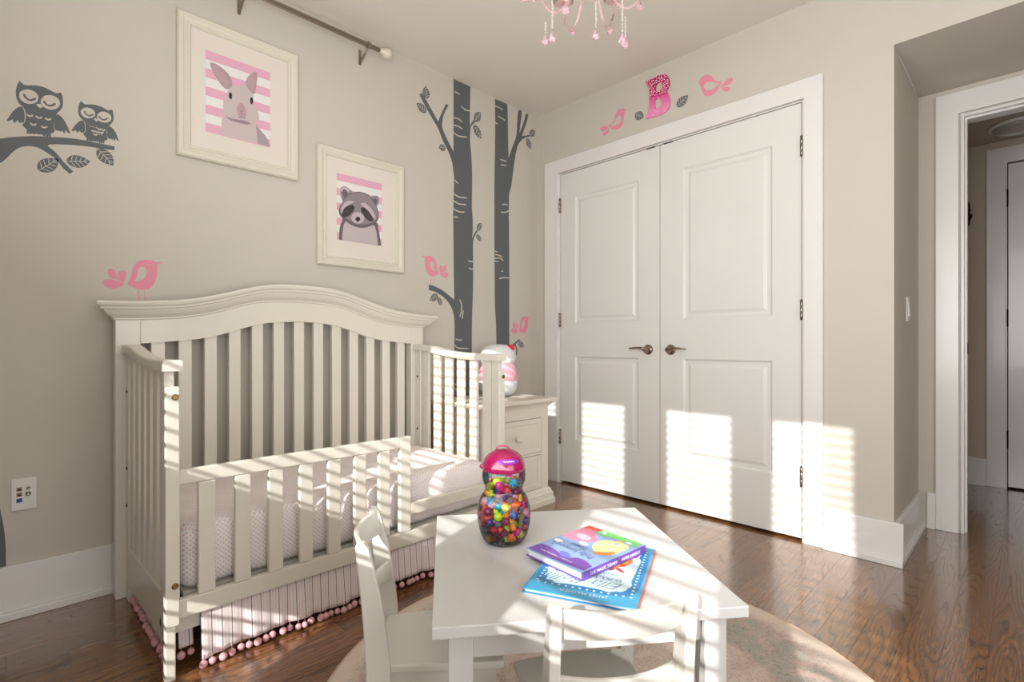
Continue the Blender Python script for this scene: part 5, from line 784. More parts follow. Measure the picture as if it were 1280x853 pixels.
# ------------------------------------------------------------ books
BC = {}
def bm_(n, r, g, b, rough=0.3): BC[n] = mat('print_' + n, srgb(r, g, b), rough, coat=0.4); return BC[n]
for n, c in dict(bluec=(60, 160, 205), blued=(20, 120, 175), panel=(196, 220, 226), orange=(240, 140, 60), red=(220, 60, 50), yellow=(245, 200, 70), brown=(140, 100, 70), purple=(112, 70, 165), purple2=(116, 66, 168), violet=(110, 120, 205), sky=(140, 170, 215), white=(235, 238, 242), pink=(226, 130, 158), pink2=(240, 186, 200), green=(110, 200, 100), cream=(236, 220, 150), blue2=(150, 180, 220), ink=(74, 84, 124), ink2=(112, 130, 150), spine=(214, 78, 52)).items(): bm_(n, *c)
M['pages'] = mat('page_block', srgb(232, 232, 236), 0.7, bump=0.4, bscale=700)
def book(name, loc, rz, w, hgt, th, cover, back, spine, label):
    t = thing(name, loc, label, 'book', rz=rz, local=True)
    ct = 0.0022; r = th / 2
    MB().box(-w/2, w/2, -hgt/2, hgt/2, th - ct, th).build('front_cover', cover, t, bevel=0.0008)
    MB().box(-w/2, w/2, -hgt/2, hgt/2, 0, ct).build('back_cover', back, t, bevel=0.0008)
    MB().box(-w/2 + 0.003, w/2 - 0.004, -hgt/2 + 0.004, hgt/2 - 0.004, ct, th - ct).build('pages', M['pages'], t)
    sp = MB(); sp.box(-w/2 - 0.002, -w/2 + 0.0028, -hgt/2, hgt/2, 0.0003, th - 0.0003); so = sp.build('spine', spine, t, bevel=0.0015)
    return t
def art(t, th, items, texts, extra=None):
    """flat print on the cover, all in one sheet-thin piece per book"""
    mats = []; mb = MB(); hgt = th
    def mi(n):
        if BC[n] not in mats: mats.append(BC[n])
        return mats.index(BC[n])
    for q, (n, P) in enumerate(items):
        h0 = hgt + 0.00004 * q
        v, f = flat([[P]] if isinstance(P[0][0], (int, float)) else [[q_] for q_ in P], h0, h0 + 0.0001, lambda x, y, h_: (x, y, h_)); mb.add(v, f, mi(n))
    top = hgt + 0.00004 * len(items) + 0.0001
    for s, size, x, y, n, shear, wid in texts:
        v, f = text_mesh(s, size, shear, 0.00005, thin=True)
        xs = [p[0] for p in v]; k_ = wid / (max(xs) - min(xs)); cx_ = (max(xs) + min(xs)) / 2
        mb.add([((p[0] - cx_) * k_ + x, p[1] + y, top + p[2]) for p in v], f, mi(n))
    return mb.build('cover_print', mats, t)
bb = book('picture_book', (-1.8975, -1.8985, TZ + 0.0002), math.radians(113.4), 0.218, 0.288, 0.0085, BC['bluec'], BC['blued'], BC['spine'], 'large blue picture book about a ballerina lying flat under the purple book')
rr_ = lambda x0, x1, y0, y1, r, wob=0.0: [(x0 + (x1 - x0) * 0.5 * (1 + (abs(math.cos(a)) ** 0.35) * (1 if math.cos(a) > 0 else -1) * (1 + wob * math.sin(a * 16))), y0 + (y1 - y0) * 0.5 * (1 + (abs(math.sin(a)) ** 0.35) * (1 if math.sin(a) > 0 else -1) * (1 + wob * math.cos(a * 14)))) for a in [2 * math.pi * i / 96 for i in range(96)]]
items = [('blued', rr_(-0.104, 0.104, -0.140, 0.112, 0.1)), ('panel', rr_(-0.086, 0.088, -0.122, 0.098, 0.1, 0.03))]
dots = []
for i in range(60):
    a = i / 60 * 2 * (0.186 + 0.232)
    if a < 0.186: p = (-0.093 + a, 0.106)
    elif a < 0.186 + 0.232: p = (0.093, 0.106 - (a - 0.186))
    elif a < 0.372 + 0.232: p = (0.093 - (a - 0.186 - 0.232), -0.126)
    else: p = (-0.093, -0.126 + (a - 0.372 - 0.232))
    dots.append([(p[0] + 0.0028 * math.cos(t * math.pi / 4), p[1] + 0.0028 * math.sin(t * math.pi / 4)) for t in range(8)])
items.append(('panel', dots))
items += [(c, smooth(p, 4)) for c, p in D['blue']]
art(bb, 0.0085, items, [('JAMES MAYHEW', 0.013, -0.005, 0.1235, 'white', 0, 0.095), ('Ella Bella', 0.040, 0.007, 0.072, 'ink2', 0.5, 0.155), ('BALLERINA', 0.019, 0.005, 0.045, 'ink2', 0, 0.14), ('and the', 0.013, -0.04, 0.022, 'ink2', 0.3, 0.05)])
pb = book('picture_book', (-1.858, -1.847, TZ + 0.0096), math.radians(86), 0.165, 0.215, 0.0175, BC['sky'], BC['purple'], BC['purple'], 'smaller purple and pastel picture book lying on top of the blue book')
items = [(c, smooth(p, 4)) for c, p in D['purple']]
items = [(c, [(max(-0.082, min(0.082, x)), max(-0.107, min(0.107, y))) for x, y in p]) for c, p in items]
art(pb, 0.0175, items, [('Polly Jumping\'s', 0.026, 0.008, 0.0385, 'ink', 0, 0.118), ('Tower', 0.024, 0.011, 0.013, 'ink', 0, 0.050), ('STORY TREASURY', 0.009, 0.008, 0.0885, 'white', 0, 0.092)])
v, f = text_mesh('THE MAGIC TOWER     PAPER PARROT', 0.009, 0, 0.0002, thin=True)
xs = [p[0] for p in v]; k_ = 0.17 / (max(xs) - min(xs)); cxx = (max(xs) + min(xs)) / 2
MB().add([(-0.0848 - p[2], (cxx - p[0]) * k_, 0.0085 + p[1]) for p in v], f).build('spine_print', BC['white'], pb)

# ------------------------------------------------------------ jar of beads
def thin_glass(name, tint):
    m = bpy.data.materials.new(name); m.use_nodes = True; nt = m.node_tree; nt.nodes.clear(); L = nt.links.new
    out = nt.nodes.new('ShaderNodeOutputMaterial'); mix = nt.nodes.new('ShaderNodeMixShader'); tr = nt.nodes.new('ShaderNodeBsdfTransparent'); gl = nt.nodes.new('ShaderNodeBsdfGlossy')
    tr.inputs[0].default_value = tint; gl.inputs['Roughness'].default_value = 0.03
    lw_ = nt.nodes.new('ShaderNodeFresnel'); lw_.inputs[0].default_value = 1.42
    L(lw_.outputs[0], mix.inputs[0]); L(tr.outputs[0], mix.inputs[1]); L(gl.outputs[0], mix.inputs[2]); L(mix.outputs[0], out.inputs[0])
    return m
M['jar'] = thin_glass('clear_plastic', (0.97, 0.97, 0.98, 1))
JC = (-1.918, -1.643, TZ + 0.0004)
jar = thing('bead_jar', JC, 'clear plastic jar with magenta lid full of colourful beads on the table', 'jar')
jprof = [(0.030, 0.0), (0.042, 0.001), (0.051, 0.008), (0.058, 0.022), (0.0635, 0.045), (0.0655, 0.068), (0.0635, 0.090), (0.058, 0.108), (0.049, 0.122), (0.0455, 0.130), (0.047, 0.138), (0.0515, 0.148), (0.0535, 0.160), (0.0525, 0.170), (0.0495, 0.1775)]
def flute(pr, n=36):
    rings = []
    for r, z in pr:
        ring = []
        for i in range(n):
            a = 2 * math.pi * i / n; k_ = 1 + (0.012 * math.cos(6 * a) if 0.01 < z < 0.12 else 0)
            ring.append((JC[0] + r * k_ * math.cos(a), JC[1] + r * k_ * math.sin(a), JC[2] + z))
        rings.append(ring)
    return rings
MB().loft(flute(jprof), 0, True, True).build('jar_body', M['jar'], jar)
M['lid'] = mat('magenta_plastic', srgb(138, 4, 66), 0.18, coat=0.4)
M['lidlab'] = mat('purple_label', srgb(120, 40, 150), 0.3)
MB().lathe([(0.0500, 0.174), (0.0525, 0.175), (0.0535, 0.182), (0.0520, 0.190), (0.046, 0.204), (0.036, 0.215), (0.022, 0.222), (0.004, 0.2245)], 36, JC).build('lid', M['lid'], jar)
vd = Vector((-2.79 + 1.918, -2.55 + 1.643, 0)).normalized(); sd_ = Vector((-vd.y, vd.x, 0))
hp_ = [tuple(Vector(JC) + sd_ * (0.016 * math.cos(a)) + Vector((0, 0, 0.2215 + 0.011 * math.sin(a))) - sd_ * 0.003) for a in [math.pi * i / 10 for i in range(11)]]
MB().tube(hp_, 0.0022, 8).build('lid_handle', M['lid'], jar)
MB().ball(tuple(Vector(JC) + Vector((0, 0, 0.182)) - sd_ * 0.0535), 0.006, 10, 7).build('lid_latch', M['lid'], jar)
# curved label with lettering on the lid front
lb = MB(); rings = []
def lid_pt(a, t, off=0.0006):
    zz = 0.196 + 0.011 * t; rr2 = 0.0500 - (zz - 0.194) * 0.60
    d = vd * math.cos(a) + sd_ * math.sin(a)
    p = Vector(JC) + d * (rr2 + off) + Vector((0, 0, zz + off * 0.8)); return tuple(p)
for i in range(13):
    a = -0.62 + 1.24 * i / 12 + 0.25; hw = math.sqrt(max(0.02, 1 - ((i - 6) / 6.2) ** 2))
    rings.append([lid_pt(a, 0.5 - 0.5 * hw, 0.0012), lid_pt(a, 0.5, 0.0016), lid_pt(a, 0.5 + 0.5 * hw, 0.0014)])
lb.loft(rings, 0, True, False, closed=False).build('lid_label', M['lidlab'], jar)
v, f = flat([[ribbon([(x, 0.0012 * math.sin(x * 900)) for x in [-0.014 + 0.0014 * i for i in range(21)]], 0.0016)]], 0.0, 0.0002, lambda x, y, h_: (x, y, h_))
MB().add([lid_pt(0.25 + p[0] / 0.048, 0.5 + p[1] / 0.011, 0.0022 + p[2]) for p in v], f).build('lid_label_mark', BC['pink2'], jar)

bead_cols = {'tangerine': (240, 110, 40), 'orange': (245, 140, 30), 'amber': (240, 165, 40), 'yellow': (235, 205, 60), 'lime': (175, 215, 40), 'yellow green': (200, 215, 60), 'magenta': (215, 40, 140), 'red': (205, 45, 60), 'turquoise': (30, 160, 190), 'purple': (90, 60, 140), 'olive': (120, 130, 70), 'coral': (235, 110, 90), 'maroon': (130, 40, 80), 'grey': (100, 95, 100), 'pale pink': (235, 170, 190), 'blue': (50, 90, 170)}
bead_m = {c: mat('bead_' + c.replace(' ', '_'), srgb(*v), 0.3, coat=0.3) for c, v in bead_cols.items()}
def bead_mesh(shape, c):
    mb = MB()
    if shape == 'round': mb.ball((0, 0, 0), 0.0092, 12, 8)
    elif shape == 'oval':
        mb.ball((0, 0, 0), 0.0075, 12, 8, 0, 1.45)
    elif shape == 'flower':
        for k in range(6):
            a = k * math.pi / 3; mb.ball((0.0058 * math.cos(a), 0.0058 * math.sin(a), 0), 0.0034, 8, 6)
        mb.lathe([(0.003, -0.0022), (0.0042, -0.002), (0.0042, 0.002), (0.003, 0.0026)], 10)
    elif shape == 'barrel': mb.lathe([(0.0045, -0.0075), (0.0068, -0.006), (0.0075, 0), (0.0068, 0.006), (0.0045, 0.0075)], 12)
    elif shape == 'cog':
        n = 16
        mb.loft([[((0.0088 if k % 2 else 0.0066) * s_ * math.cos(2 * math.pi * k / n), (0.0088 if k % 2 else 0.0066) * s_ * math.sin(2 * math.pi * k / n), z) for k in range(n)] for z, s_ in ((-0.0035, 0.85), (-0.0025, 1), (0.0025, 1), (0.0035, 0.85))], 0, False, True)
    return mb.mesh('bead', [bead_m[c]])
shapes = ['round', 'round', 'oval', 'flower', 'barrel', 'cog']
bead_meshes = {}
def jr(z):
    for (r0, z0), (r1, z1) in zip(jprof, jprof[1:]):
        if z <= z1: return r0 + (r1 - r0) * (z - z0) / (z1 - z0)
    return 0.04
brng = random.Random(11); centres = []
def try_bead(shell, tries, R, sep, ztop):
    for _ in range(tries):
        z = brng.uniform(0.010, ztop); rmax = min(jr(z), jr(z - R * 0.7) if z > R else jr(z), jr(z + R * 0.7)) - R * 1.06 - 0.0008
        if rmax < 0.004: continue
        r = rmax * (brng.uniform(0.97, 1.0) if shell else math.sqrt(brng.uniform(0, 0.72)))
        a = brng.uniform(0, 2 * math.pi); p = Vector((r * math.cos(a), r * math.sin(a), z))
        if all((p - q).length > sep for q in centres): centres.append(p); return True
    return False
for _ in range(400):
    if not try_bead(True, 250, 0.0094, 0.0168, 0.150): break
ns_ = len(centres)
for _ in range(110):
    if len(centres) >= 290 or not try_bead(False, 80, 0.0088, 0.0160, 0.148): break
cn = list(bead_cols); beads = []
for p in centres:
    col = brng.choice(cn); sh = brng.choice(shapes)
    key = (col, sh)
    if key not in bead_meshes: bead_meshes[key] = bead_mesh(sh, col)
    o = bpy.data.objects.new('bead', bead_meshes[key]); C.objects.link(o)
    o.location = Vector(JC) + p; o.rotation_euler = (brng.uniform(0, 6), brng.uniform(0, 6), brng.uniform(0, 6))
    if sh == 'flower' or sh == 'cog':   # lie flat against the wall of the jar
        o.rotation_euler = Vector((p.x, p.y, 0.001)).to_track_quat('Z', 'Y').to_euler()
    k_ = brng.uniform(1.0, 1.25); o.scale = (k_, k_, k_)
    w_ = {'cog': 'cogwheel', 'barrel': 'barrel shaped', 'oval': 'oval'}.get(sh, sh)
    lev = ['at the bottom', 'in the lower belly', 'in the middle belly', 'in the upper belly', 'at the waist', 'in the top bulge'][min(5, int(p.z / 0.026))]
    fx, sx_ = p.x * vd.x + p.y * vd.y, -(p.x * sd_.x + p.y * sd_.y)
    if math.hypot(p.x, p.y) < 0.6 * jr(p.z): side_ = 'buried deep'
    elif abs(fx) > abs(sx_) * 1.7: side_ = 'front' if fx > 0 else 'back'
    elif abs(sx_) > abs(fx) * 1.7: side_ = 'right side' if sx_ < 0 else 'left side'
    else: side_ = ('front' if fx > 0 else 'back') + (' right' if sx_ < 0 else ' left')
    tag(o, '%s %s bead %s of the jar, %s' % (col, w_, lev, side_), 'bead', 'toy beads in the clear jar')
    beads.append(o)
same = {}
for o in beads: same.setdefault(o['label'], []).append(o)
for lab, os_ in same.items():
    os_.sort(key=lambda q: q.location.z)
    if len(os_) == 2: os_[0]['label'] = 'lower ' + lab; os_[1]['label'] = 'higher ' + lab
    elif len(os_) == 3:
        for q, w_ in zip(os_, ('lowest ', 'middle ', 'highest ')): q['label'] = w_ + lab

# ------------------------------------------------------------ pictures
PC = {}
for n, c in dict(fur=(196, 182, 180), fur2=(166, 150, 152), ear=(184, 152, 156), chin=(150, 130, 134), black=(40, 32, 36), pinks=(222, 168, 188), whites=(226, 224, 222), dark=(104, 96, 100), mid=(140, 130, 134), light=(190, 178, 180), dark2=(70, 60, 64)).items():
    PC[n] = mat('art_' + n, srgb(*c), 0.6)
def picture(x0, x1, z0, z1, quad, key, label, fw):
    t = thing('framed_picture', ((x0 + x1) / 2, -0.0, z0), label, 'picture', 'framed animal portraits on the crib wall')
    mb = MB()
    prof_ = [(0.0, -0.001), (0.0, -0.022), (0.006, -0.030), (0.020, -0.030), (0.026, -0.026), (fw - 0.016, -0.023), (fw - 0.012, -0.027), (fw - 0.005, -0.026), (fw, -0.018), (fw, -0.004)]
    rings = [[(x0 + i_, y_, z0 + i_), (x1 - i_, y_, z0 + i_), (x1 - i_, y_, z1 - i_), (x0 + i_, y_, z1 - i_)] for i_, y_ in prof_]
    mb.loft(rings, 0, False, False)
    mb.build('moulding', M['frame'], t)
    MB().box(x0 + fw - 0.002, x1 - fw + 0.002, -0.014, -0.002, z0 + fw - 0.002, z1 - fw + 0.002).build('mat_board', M['matb'], t)
    xs_ = [p[0] for p in quad]; zs_ = [p[1] for p in quad]
    qx0, qx1 = (quad[0][0] + quad[3][0]) / 2000, (quad[1][0] + quad[2][0]) / 2000
    qz1, qz0 = (quad[0][1] + quad[1][1]) / 2000, (quad[2][1] + quad[3][1]) / 2000
    off = -0.0145
    mats = []; pm = MB()
    def mi(n):
        if PC[n] not in mats: mats.append(PC[n])
        return mats.index(PC[n])
    n = 9
    for i in range(n):
        a, b = qz1 - (qz1 - qz0) * i / n, qz1 - (qz1 - qz0) * (i + 1) / n
        pm.add([(qx0, off, a), (qx1, off, a), (qx1, off, b), (qx0, off, b)], [(0, 1, 2, 3)], mi('pinks' if i % 2 == 0 else 'whites'))
    for q, (cc, P) in enumerate(D[key]):
        pts = [(min(qx1, max(qx0, x)), min(qz1, max(qz0, z))) for x, z in smooth(P, 4)]
        v, f = flat([[pts]], 0.0002 + q * 0.00025, 0.0003 + q * 0.00025, left_map(off)); pm.add(v, f, mi(cc))
    pm.build('print', mats, t)
    return t
picture(-2.266, -1.757, 1.772, 2.386, D['rab_quad'], 'rabbit', 'larger cream framed portrait of a grey rabbit on pink stripes', 0.052)
picture(-1.661, -1.154, 1.375, 1.986, D['rac_quad'], 'raccoon', 'lower cream framed portrait of a raccoon on pink stripes', 0.049)

# ------------------------------------------------------------ wall stickers
TH = 0.0007
def sticker(name, V, Fc, m, label, cat='wall sticker', group=None):
    o = MB().add(V, Fc).build(name, m); return tag(o, label, cat, group)
def stroke_part(lines, w, fm, h0, m, name, parent):
    V, Fc = [], []
    v, f = flat([[ribbon(smooth(l, 5, False), w)] for l in lines], h0, h0 + 0.0004, fm)
    o = MB().add(v, f).build(name, m); o.parent = parent
    return o
M['cut'] = mat('cut_through_to_wall', srgb(200, 194, 182), 0.75)
LM = left_map(); RM = right_map()
for nm, lab in (('owl_a', 'larger grey sleeping owl sticker on the left of the branch'), ('owl_b', 'smaller grey sleeping owl sticker near the branch tip')):
    d = D[nm]
    v, f = flat([[smooth(l) for l in grp] for grp in d['fill']], 0.0002, 0.0002 + TH, LM)
    o = sticker('owl_sticker', v, f, M['grey'], lab, group='owl stickers on the branch')
    stroke_part(d['dark'], 0.0065 if nm == 'owl_a' else 0.005, LM, 0.0004, M['grey'], 'eyelids_and_toes', o)
    stroke_part(d['light'], 0.005, LM, 0.0012, M['cut'], 'feather_marks', o)
v, f = flat([[smooth(D['branch'])]], 0.0002, 0.0002 + TH, LM)
sticker('branch_sticker', v, f, M['grey'], 'thick grey branch sticker under the two owls')
v, f = flat([[smooth(D['trunk'])]], 0.0002, 0.0002 + TH, LM)
sticker('tree_sticker', v, f, M['grey'], 'grey tree trunk sticker flaring at the left picture edge')
for key, bark, lab in (('tree_a', 'bark_a', 'wider grey tree sticker between raccoon picture and corner, its low branch holding a bird'), ('tree_b', 'bark_b', 'slimmer grey tree sticker nearest the room corner')):
    P = smooth(D[key]); P = [(x, min(z, H - 0.001)) for x, z in P]
    v, f = flat([[P]], 0.0002, 0.0002 + TH, LM)
    o = sticker('tree_sticker', v, f, M['grey'], lab)
    for l_ in D[bark]: stroke_part([l_], 0.0075, LM, 0.0012, M['cut'], 'bark_mark', o)
v, f = flat([[smooth(D['sprig'])]], 0.0002, 0.0002 + TH, LM)
sticker('twig_sticker', v, f, M['grey'], 'short grey twig sticker under the pink bird near the corner')
leaf_labels = ['round grey leaf sticker hanging left under the owl branch', 'grey leaf sticker at the tip of the owl branch fork', 'grey leaf sticker hanging under the smaller owl',
  'upright grey leaf sticker at the top left branch tip of the wide tree', 'grey leaf sticker left of the top branch tip of the wide tree', 'small round grey leaf sticker on the left branch fork of the wide tree',
  'upper grey leaf sticker on the right twig high on the wide tree', 'lower grey leaf sticker on the right twig high on the wide tree', 'upper grey leaf sticker on the small middle twig of the wide tree', 'lower grey leaf sticker on the small middle twig of the wide tree',
  'left grey leaf sticker under the low bird branch of the wide tree', 'right grey leaf sticker under the low bird branch of the wide tree', 'round grey leaf sticker at the right branch tip of the slim tree', 'narrow grey leaf sticker hanging from the right branch of the slim tree', 'grey leaf sticker on the twig above the figure stand-in']
def leaf(d, fm, lab, grp):
    x0, y0, x1, y1, w = [q * 0.001 for q in d]
    ln = math.hypot(x1 - x0, y1 - y0); ux, uy = (x1 - x0) / ln, (y1 - y0) / ln; nx, ny = -uy, ux
    side = lambda t: w / 2 * math.sin(math.pi * t ** 0.85) ** 0.8
    n = 12
    A = [(x0 + ux * ln * i / n + nx * side(i / n), y0 + uy * ln * i / n + ny * side(i / n)) for i in range(n + 1)]
    B = [(x0 + ux * ln * i / n - nx * side(i / n), y0 + uy * ln * i / n - ny * side(i / n)) for i in range(n - 1, 0, -1)]
    v, f = flat([[A + B]], 0.0002, 0.0002 + TH, fm)
    o = sticker('leaf_sticker', v, f, M['grey'], lab, group=grp)
    lw_ = max(0.0016, ln * 0.035); rib = []
    pt = lambda a, b: (x0 + ux * a * ln + nx * b, y0 + uy * a * ln + ny * b)
    rib.append([ribbon([pt(-0.02, 0), pt(0.5, 0), pt(0.9, 0)], lw_)])
    for a in (0.18, 0.36, 0.54, 0.72):
        s_ = side(min(0.99, a + 0.16)) * 0.92
        rib.append([ribbon([pt(a, 0), pt(a + 0.09, s_ * 0.5), pt(a + 0.16, s_)], lw_)]); rib.append([ribbon([pt(a, 0), pt(a + 0.09, -s_ * 0.5), pt(a + 0.16, -s_)], lw_)])
    v, f = flat(rib, 0.0010, 0.0013, fm); k_ = MB().add(v, f).build('leaf_veins', M['cut']); k_.parent = o
for d, lab in zip(D['leaves_left'], leaf_labels): leaf(d, LM, lab, 'leaf stickers')
leaf(D['leaves_right'][0], RM, 'round grey leaf sticker left of the pink letter', 'leaf stickers')
leaf(D['leaves_right'][1], RM, 'pointed grey leaf sticker right of the pink letter', 'leaf stickers')
# birds
bref = D['bird_ref']; b0 = complex(bref[0], bref[1]); t0 = complex(bref[2], bref[3])
def bird(fn, fm, legs, lab):
    br = D['bird']; tr = lambda P: [fn(*p) for p in P]
    v, f = flat([[smooth(tr(br['body'])), smooth(tr(br['wing']))]] + [[smooth(tr(t_))] for t_ in br['t']], 0.0002, 0.0002 + TH, fm)
    o = sticker('bird_sticker', v, f, M['pinkv'], lab, group='pink bird stickers')
    stroke_part([tr(br['eye'])], 0.0022, fm, 0.0010, M['cut'], 'eye_line', o)
    if legs: stroke_part([tr(l) for l in br['legs']], 0.0028, fm, 0.0002, M['pinkv'], 'legs', o)
bird(lambda *p: p, LM, True, 'pink bird sticker perched above the left end of the crib headboard')
for k_, lab in (('bird_c', 'pink bird sticker left of the letter above the closet, head up'), ('bird_d', 'pink bird sticker right of the letter above the closet, facing the letter')):
    br = D[k_]
    v, f = flat([[smooth(l) for l in br[0:2]]] + [[smooth(l)] for l in br[2:]], 0.0002, 0.0002 + TH, RM)
    sticker('bird_sticker', v, f, M['pinkv'], lab, group='pink bird stickers')
labs = ['pink bird sticker on the low branch left of the wide tree', 'small pink bird sticker above the figure stand-in near the corner', 'pink bird sticker left of the letter above the closet', 'pink bird sticker right of the letter above the closet']
for (sd, bx, bz, tx, tz_), lab in zip(D['birds'][:2], labs):
    b1, t1 = complex(bx, bz), complex(tx, tz_)
    mirror = {0: True, 1: False, 2: True, 3: False}[labs.index(lab)]
    if mirror: q = lambda z: complex(-z.real, z.imag)
    else: q = lambda z: z
    A_ = (b1 - t1) / (q(b0) - q(t0)); 
    def fn(x, y, *r, A_=A_, b1=b1, q=q):
        z = b1 + A_ * (q(complex(x, y)) - q(b0)); return (z.real, z.imag) + tuple(r)
    bird(fn, LM if sd == 'L' else RM, labs.index(lab) < 2, lab)

# letter B, 12 mm thick board with rhinestones
def ombre():
    m = bpy.data.materials.new('pink_ombre_paint'); m.use_nodes = True; nt = m.node_tree; L = nt.links.new
    p = nt.nodes['Principled BSDF']; p.inputs['Roughness'].default_value = 0.35
    tc = nt.nodes.new('ShaderNodeTexCoord'); sx = nt.nodes.new('ShaderNodeSeparateXYZ'); L(tc.outputs['Object'], sx.inputs[0])
    mr = nt.nodes.new('ShaderNodeMapRange'); mr.inputs[1].default_value = 2.37; mr.inputs[2].default_value = 2.56; L(sx.outputs[2], mr.inputs[0])
    r = ramp(nt, [(0.0, srgb(236, 140, 184)), (0.36, srgb(222, 92, 152)), (0.48, srgb(190, 28, 105)), (1.0, srgb(176, 16, 84))]); L(mr.outputs[0], r.inputs[0]); L(r.outputs[0], p.inputs['Base Color'])
    return m
v, f = flat([[smooth(l) for l in D['B']]], 0.0003, 0.012, RM)
B_ = MB().add(v, f).build('wall_letter', ombre())
tag(B_, 'sparkly magenta to pink letter B mounted above the closet doors', 'letter')
M['gem'] = mat('rhinestone', srgb(255, 240, 246), 0.2, coat=1.0, spec=0.9)
def inside(p, poly):
    c = False; j = len(poly) - 1
    for i in range(len(poly)):
        if (poly[i][1] > p[1]) != (poly[j][1] > p[1]) and p[0] < (poly[j][0] - poly[i][0]) * (p[1] - poly[i][1]) / (poly[j][1] - poly[i][1]) + poly[i][0]: c = not c
        j = i
    return c
bl = [smooth(l) for l in D['B']]; gm = MB(); ys_ = [p[0] for p in bl[0]]; zs_ = [p[1] for p in bl[0]]
gr = random.Random(5); z = min(zs_)
while z < max(zs_):
    y = min(ys_)
    while y < max(ys_):
        p = (y + gr.uniform(-0.002, 0.002), z + gr.uniform(-0.002, 0.002))
        if inside(p, bl[0]) and not inside(p, bl[1]) and not inside(p, bl[2]) and (z > 2.455 or gr.random() < 0.08) and gr.random() < 0.8:
            gm.loft([[(-0.0120 - hh, p[0] + r_ * math.cos(t_ * math.pi / 3), p[1] + r_ * math.sin(t_ * math.pi / 3)) for t_ in range(6)] for r_, hh in ((0.0032, 0), (0.0028, 0.001), (0.0014, 0.0018))], 0, False, True)
        y += 0.0105
    z += 0.0105
go = gm.build('rhinestones', M['gem']); go.parent = B_; go['kind'] = 'stuff'

# ------------------------------------------------------------ outlet plate, switch, curtain rod, hall things
op = thing('media_wall_plate', (-2.7325, 0, 0.43), 'white wall plate with coax, yellow and blue media jacks left of the crib', 'wall plate')
MB().box(-2.766, -2.699, -0.007, -0.0005, 0.376, 0.490).build('plate', M['plate'], op, bevel=0.002)
M['yel'] = mat('ochre_jack', srgb(150, 122, 70), 0.4)
for x, z, m_ in ((-2.745, 0.452, M['yel']), (-2.745, 0.433, M['yel']), (-2.745, 0.412, M['bluep'])):
    mb = MB(); mb.box(x - 0.0075, x + 0.0075, -0.0090, -0.006, z - 0.007, z + 0.007); j = mb.build('jack', m_, op, bevel=0.001)
    if m_ is not M['bluep']:
        q = MB().box(x - 0.0045, x + 0.0045, -0.0094, -0.0085, z - 0.0045, z + 0.0015).build('socket', M['black'], op)
for x, z, r_ in ((-2.722, 0.453, 0.005), (-2.722, 0.433, 0.0075)):
    MB().loft([[(x + rr3 * math.cos(a), y_, z + rr3 * math.sin(a)) for a in [2 * math.pi * i / 12 for i in range(12)]] for rr3, y_ in ((r_, -0.006), (r_, -0.012), (r_ * 0.5, -0.012), (r_ * 0.5, -0.017))]).build('coax_connector', M['steel'], op)
for z in (0.472, 0.394): MB().loft([[(-2.7325 + rr3 * math.cos(a), y_, z + rr3 * math.sin(a)) for a in [2 * math.pi * i / 8 for i in range(8)]] for rr3, y_ in ((0.0025, -0.0068), (0.002, -0.0078))]).build('screw', M['plate'], op)
sw_ = thing('light_switch', (0.34, -2.127, 1.14), 'white rocker light switch on the side wall of the alcove', 'switch')
MB().box(0.305, 0.375, -2.1335, -2.1275, 1.081, 1.198).build('plate', M['plate'], sw_, bevel=0.002)
MB().add([(0.324, -2.1337, 1.107), (0.356, -2.1337, 1.107), (0.356, -2.1337, 1.172), (0.324, -2.1337, 1.172), (0.324, -2.139, 1.107), (0.356, -2.139, 1.107), (0.356, -2.136, 1.172), (0.324, -2.136, 1.172)], [(3,2,1,0),(4,5,6,7),(0,1,5,4),(1,2,6,5),(2,3,7,6),(3,0,4,7)]).build('rocker', M['plate'], sw_)

M['rod'] = mat('pewter_rod', srgb(158, 148, 136), 0.35, metal=0.9)
M['fin'] = mat('frosted_finial', srgb(220, 210, 192), 0.3, coat=0.4)
rod = thing('curtain_rod', (-1.9, 0, 2.54), 'ribbed pewter curtain rod with a white ball finial above the rabbit picture', 'curtain rod')
ry, rz_ = -0.095, 2.545
MB().loft([[(x, ry + r_ * math.cos(a), rz_ + r_ * math.sin(a)) for a, r_ in [(2 * math.pi * i / 24, 0.0125 if i % 2 else 0.0098) for i in range(24)]] for x in (-2.9, -1.352)], 0, False, True).build('rod', M['rod'], rod)
MB().loft([[(x, ry + r_ * math.cos(a), rz_ + r_ * math.sin(a)) for a in [2 * math.pi * i / 20 for i in range(20)]] for x, r_ in ((-1.353, 0.013), (-1.340, 0.013), (-1.338, 0.016), (-1.330, 0.016), (-1.327, 0.022), (-1.315, 0.027), (-1.300, 0.027), (-1.288, 0.021), (-1.282, 0.010))]).build('finial', M['fin'], rod)
for xb in (-1.418, -2.02, -2.85):
    mb = MB()
    mb.box(xb - 0.007, xb + 0.007, -0.006, -0.0005, 2.478, 2.556)
    mb.tube([(xb, -0.004, 2.492), (xb, -0.030, 2.500), (xb, -0.058, 2.516), (xb, -0.078, 2.530)], [0.006, 0.0065, 0.006, 0.005], 8)
    mb.loft([[(x, ry + r_ * math.cos(a), rz_ + r_ * math.sin(a)) for a in [2 * math.pi * i / 16 for i in range(16)]] for x, r_ in ((xb - 0.007, 0.0135), (xb - 0.007, 0.0175), (xb + 0.007, 0.0175), (xb + 0.007, 0.0135))], 0, False, False)
    mb.build('bracket', M['rod'], rod)
hl = thing('ceiling_light', (1.70, -2.50, 2.3395), 'round white flush ceiling light in the dark hallway', 'ceiling light')
MB().lathe([(0.14, 0.0), (0.145, -0.008), (0.14, -0.016), (0.125, -0.018)], 32, (1.70, -2.50, 2.3395)).build('base', M['plate'], hl)
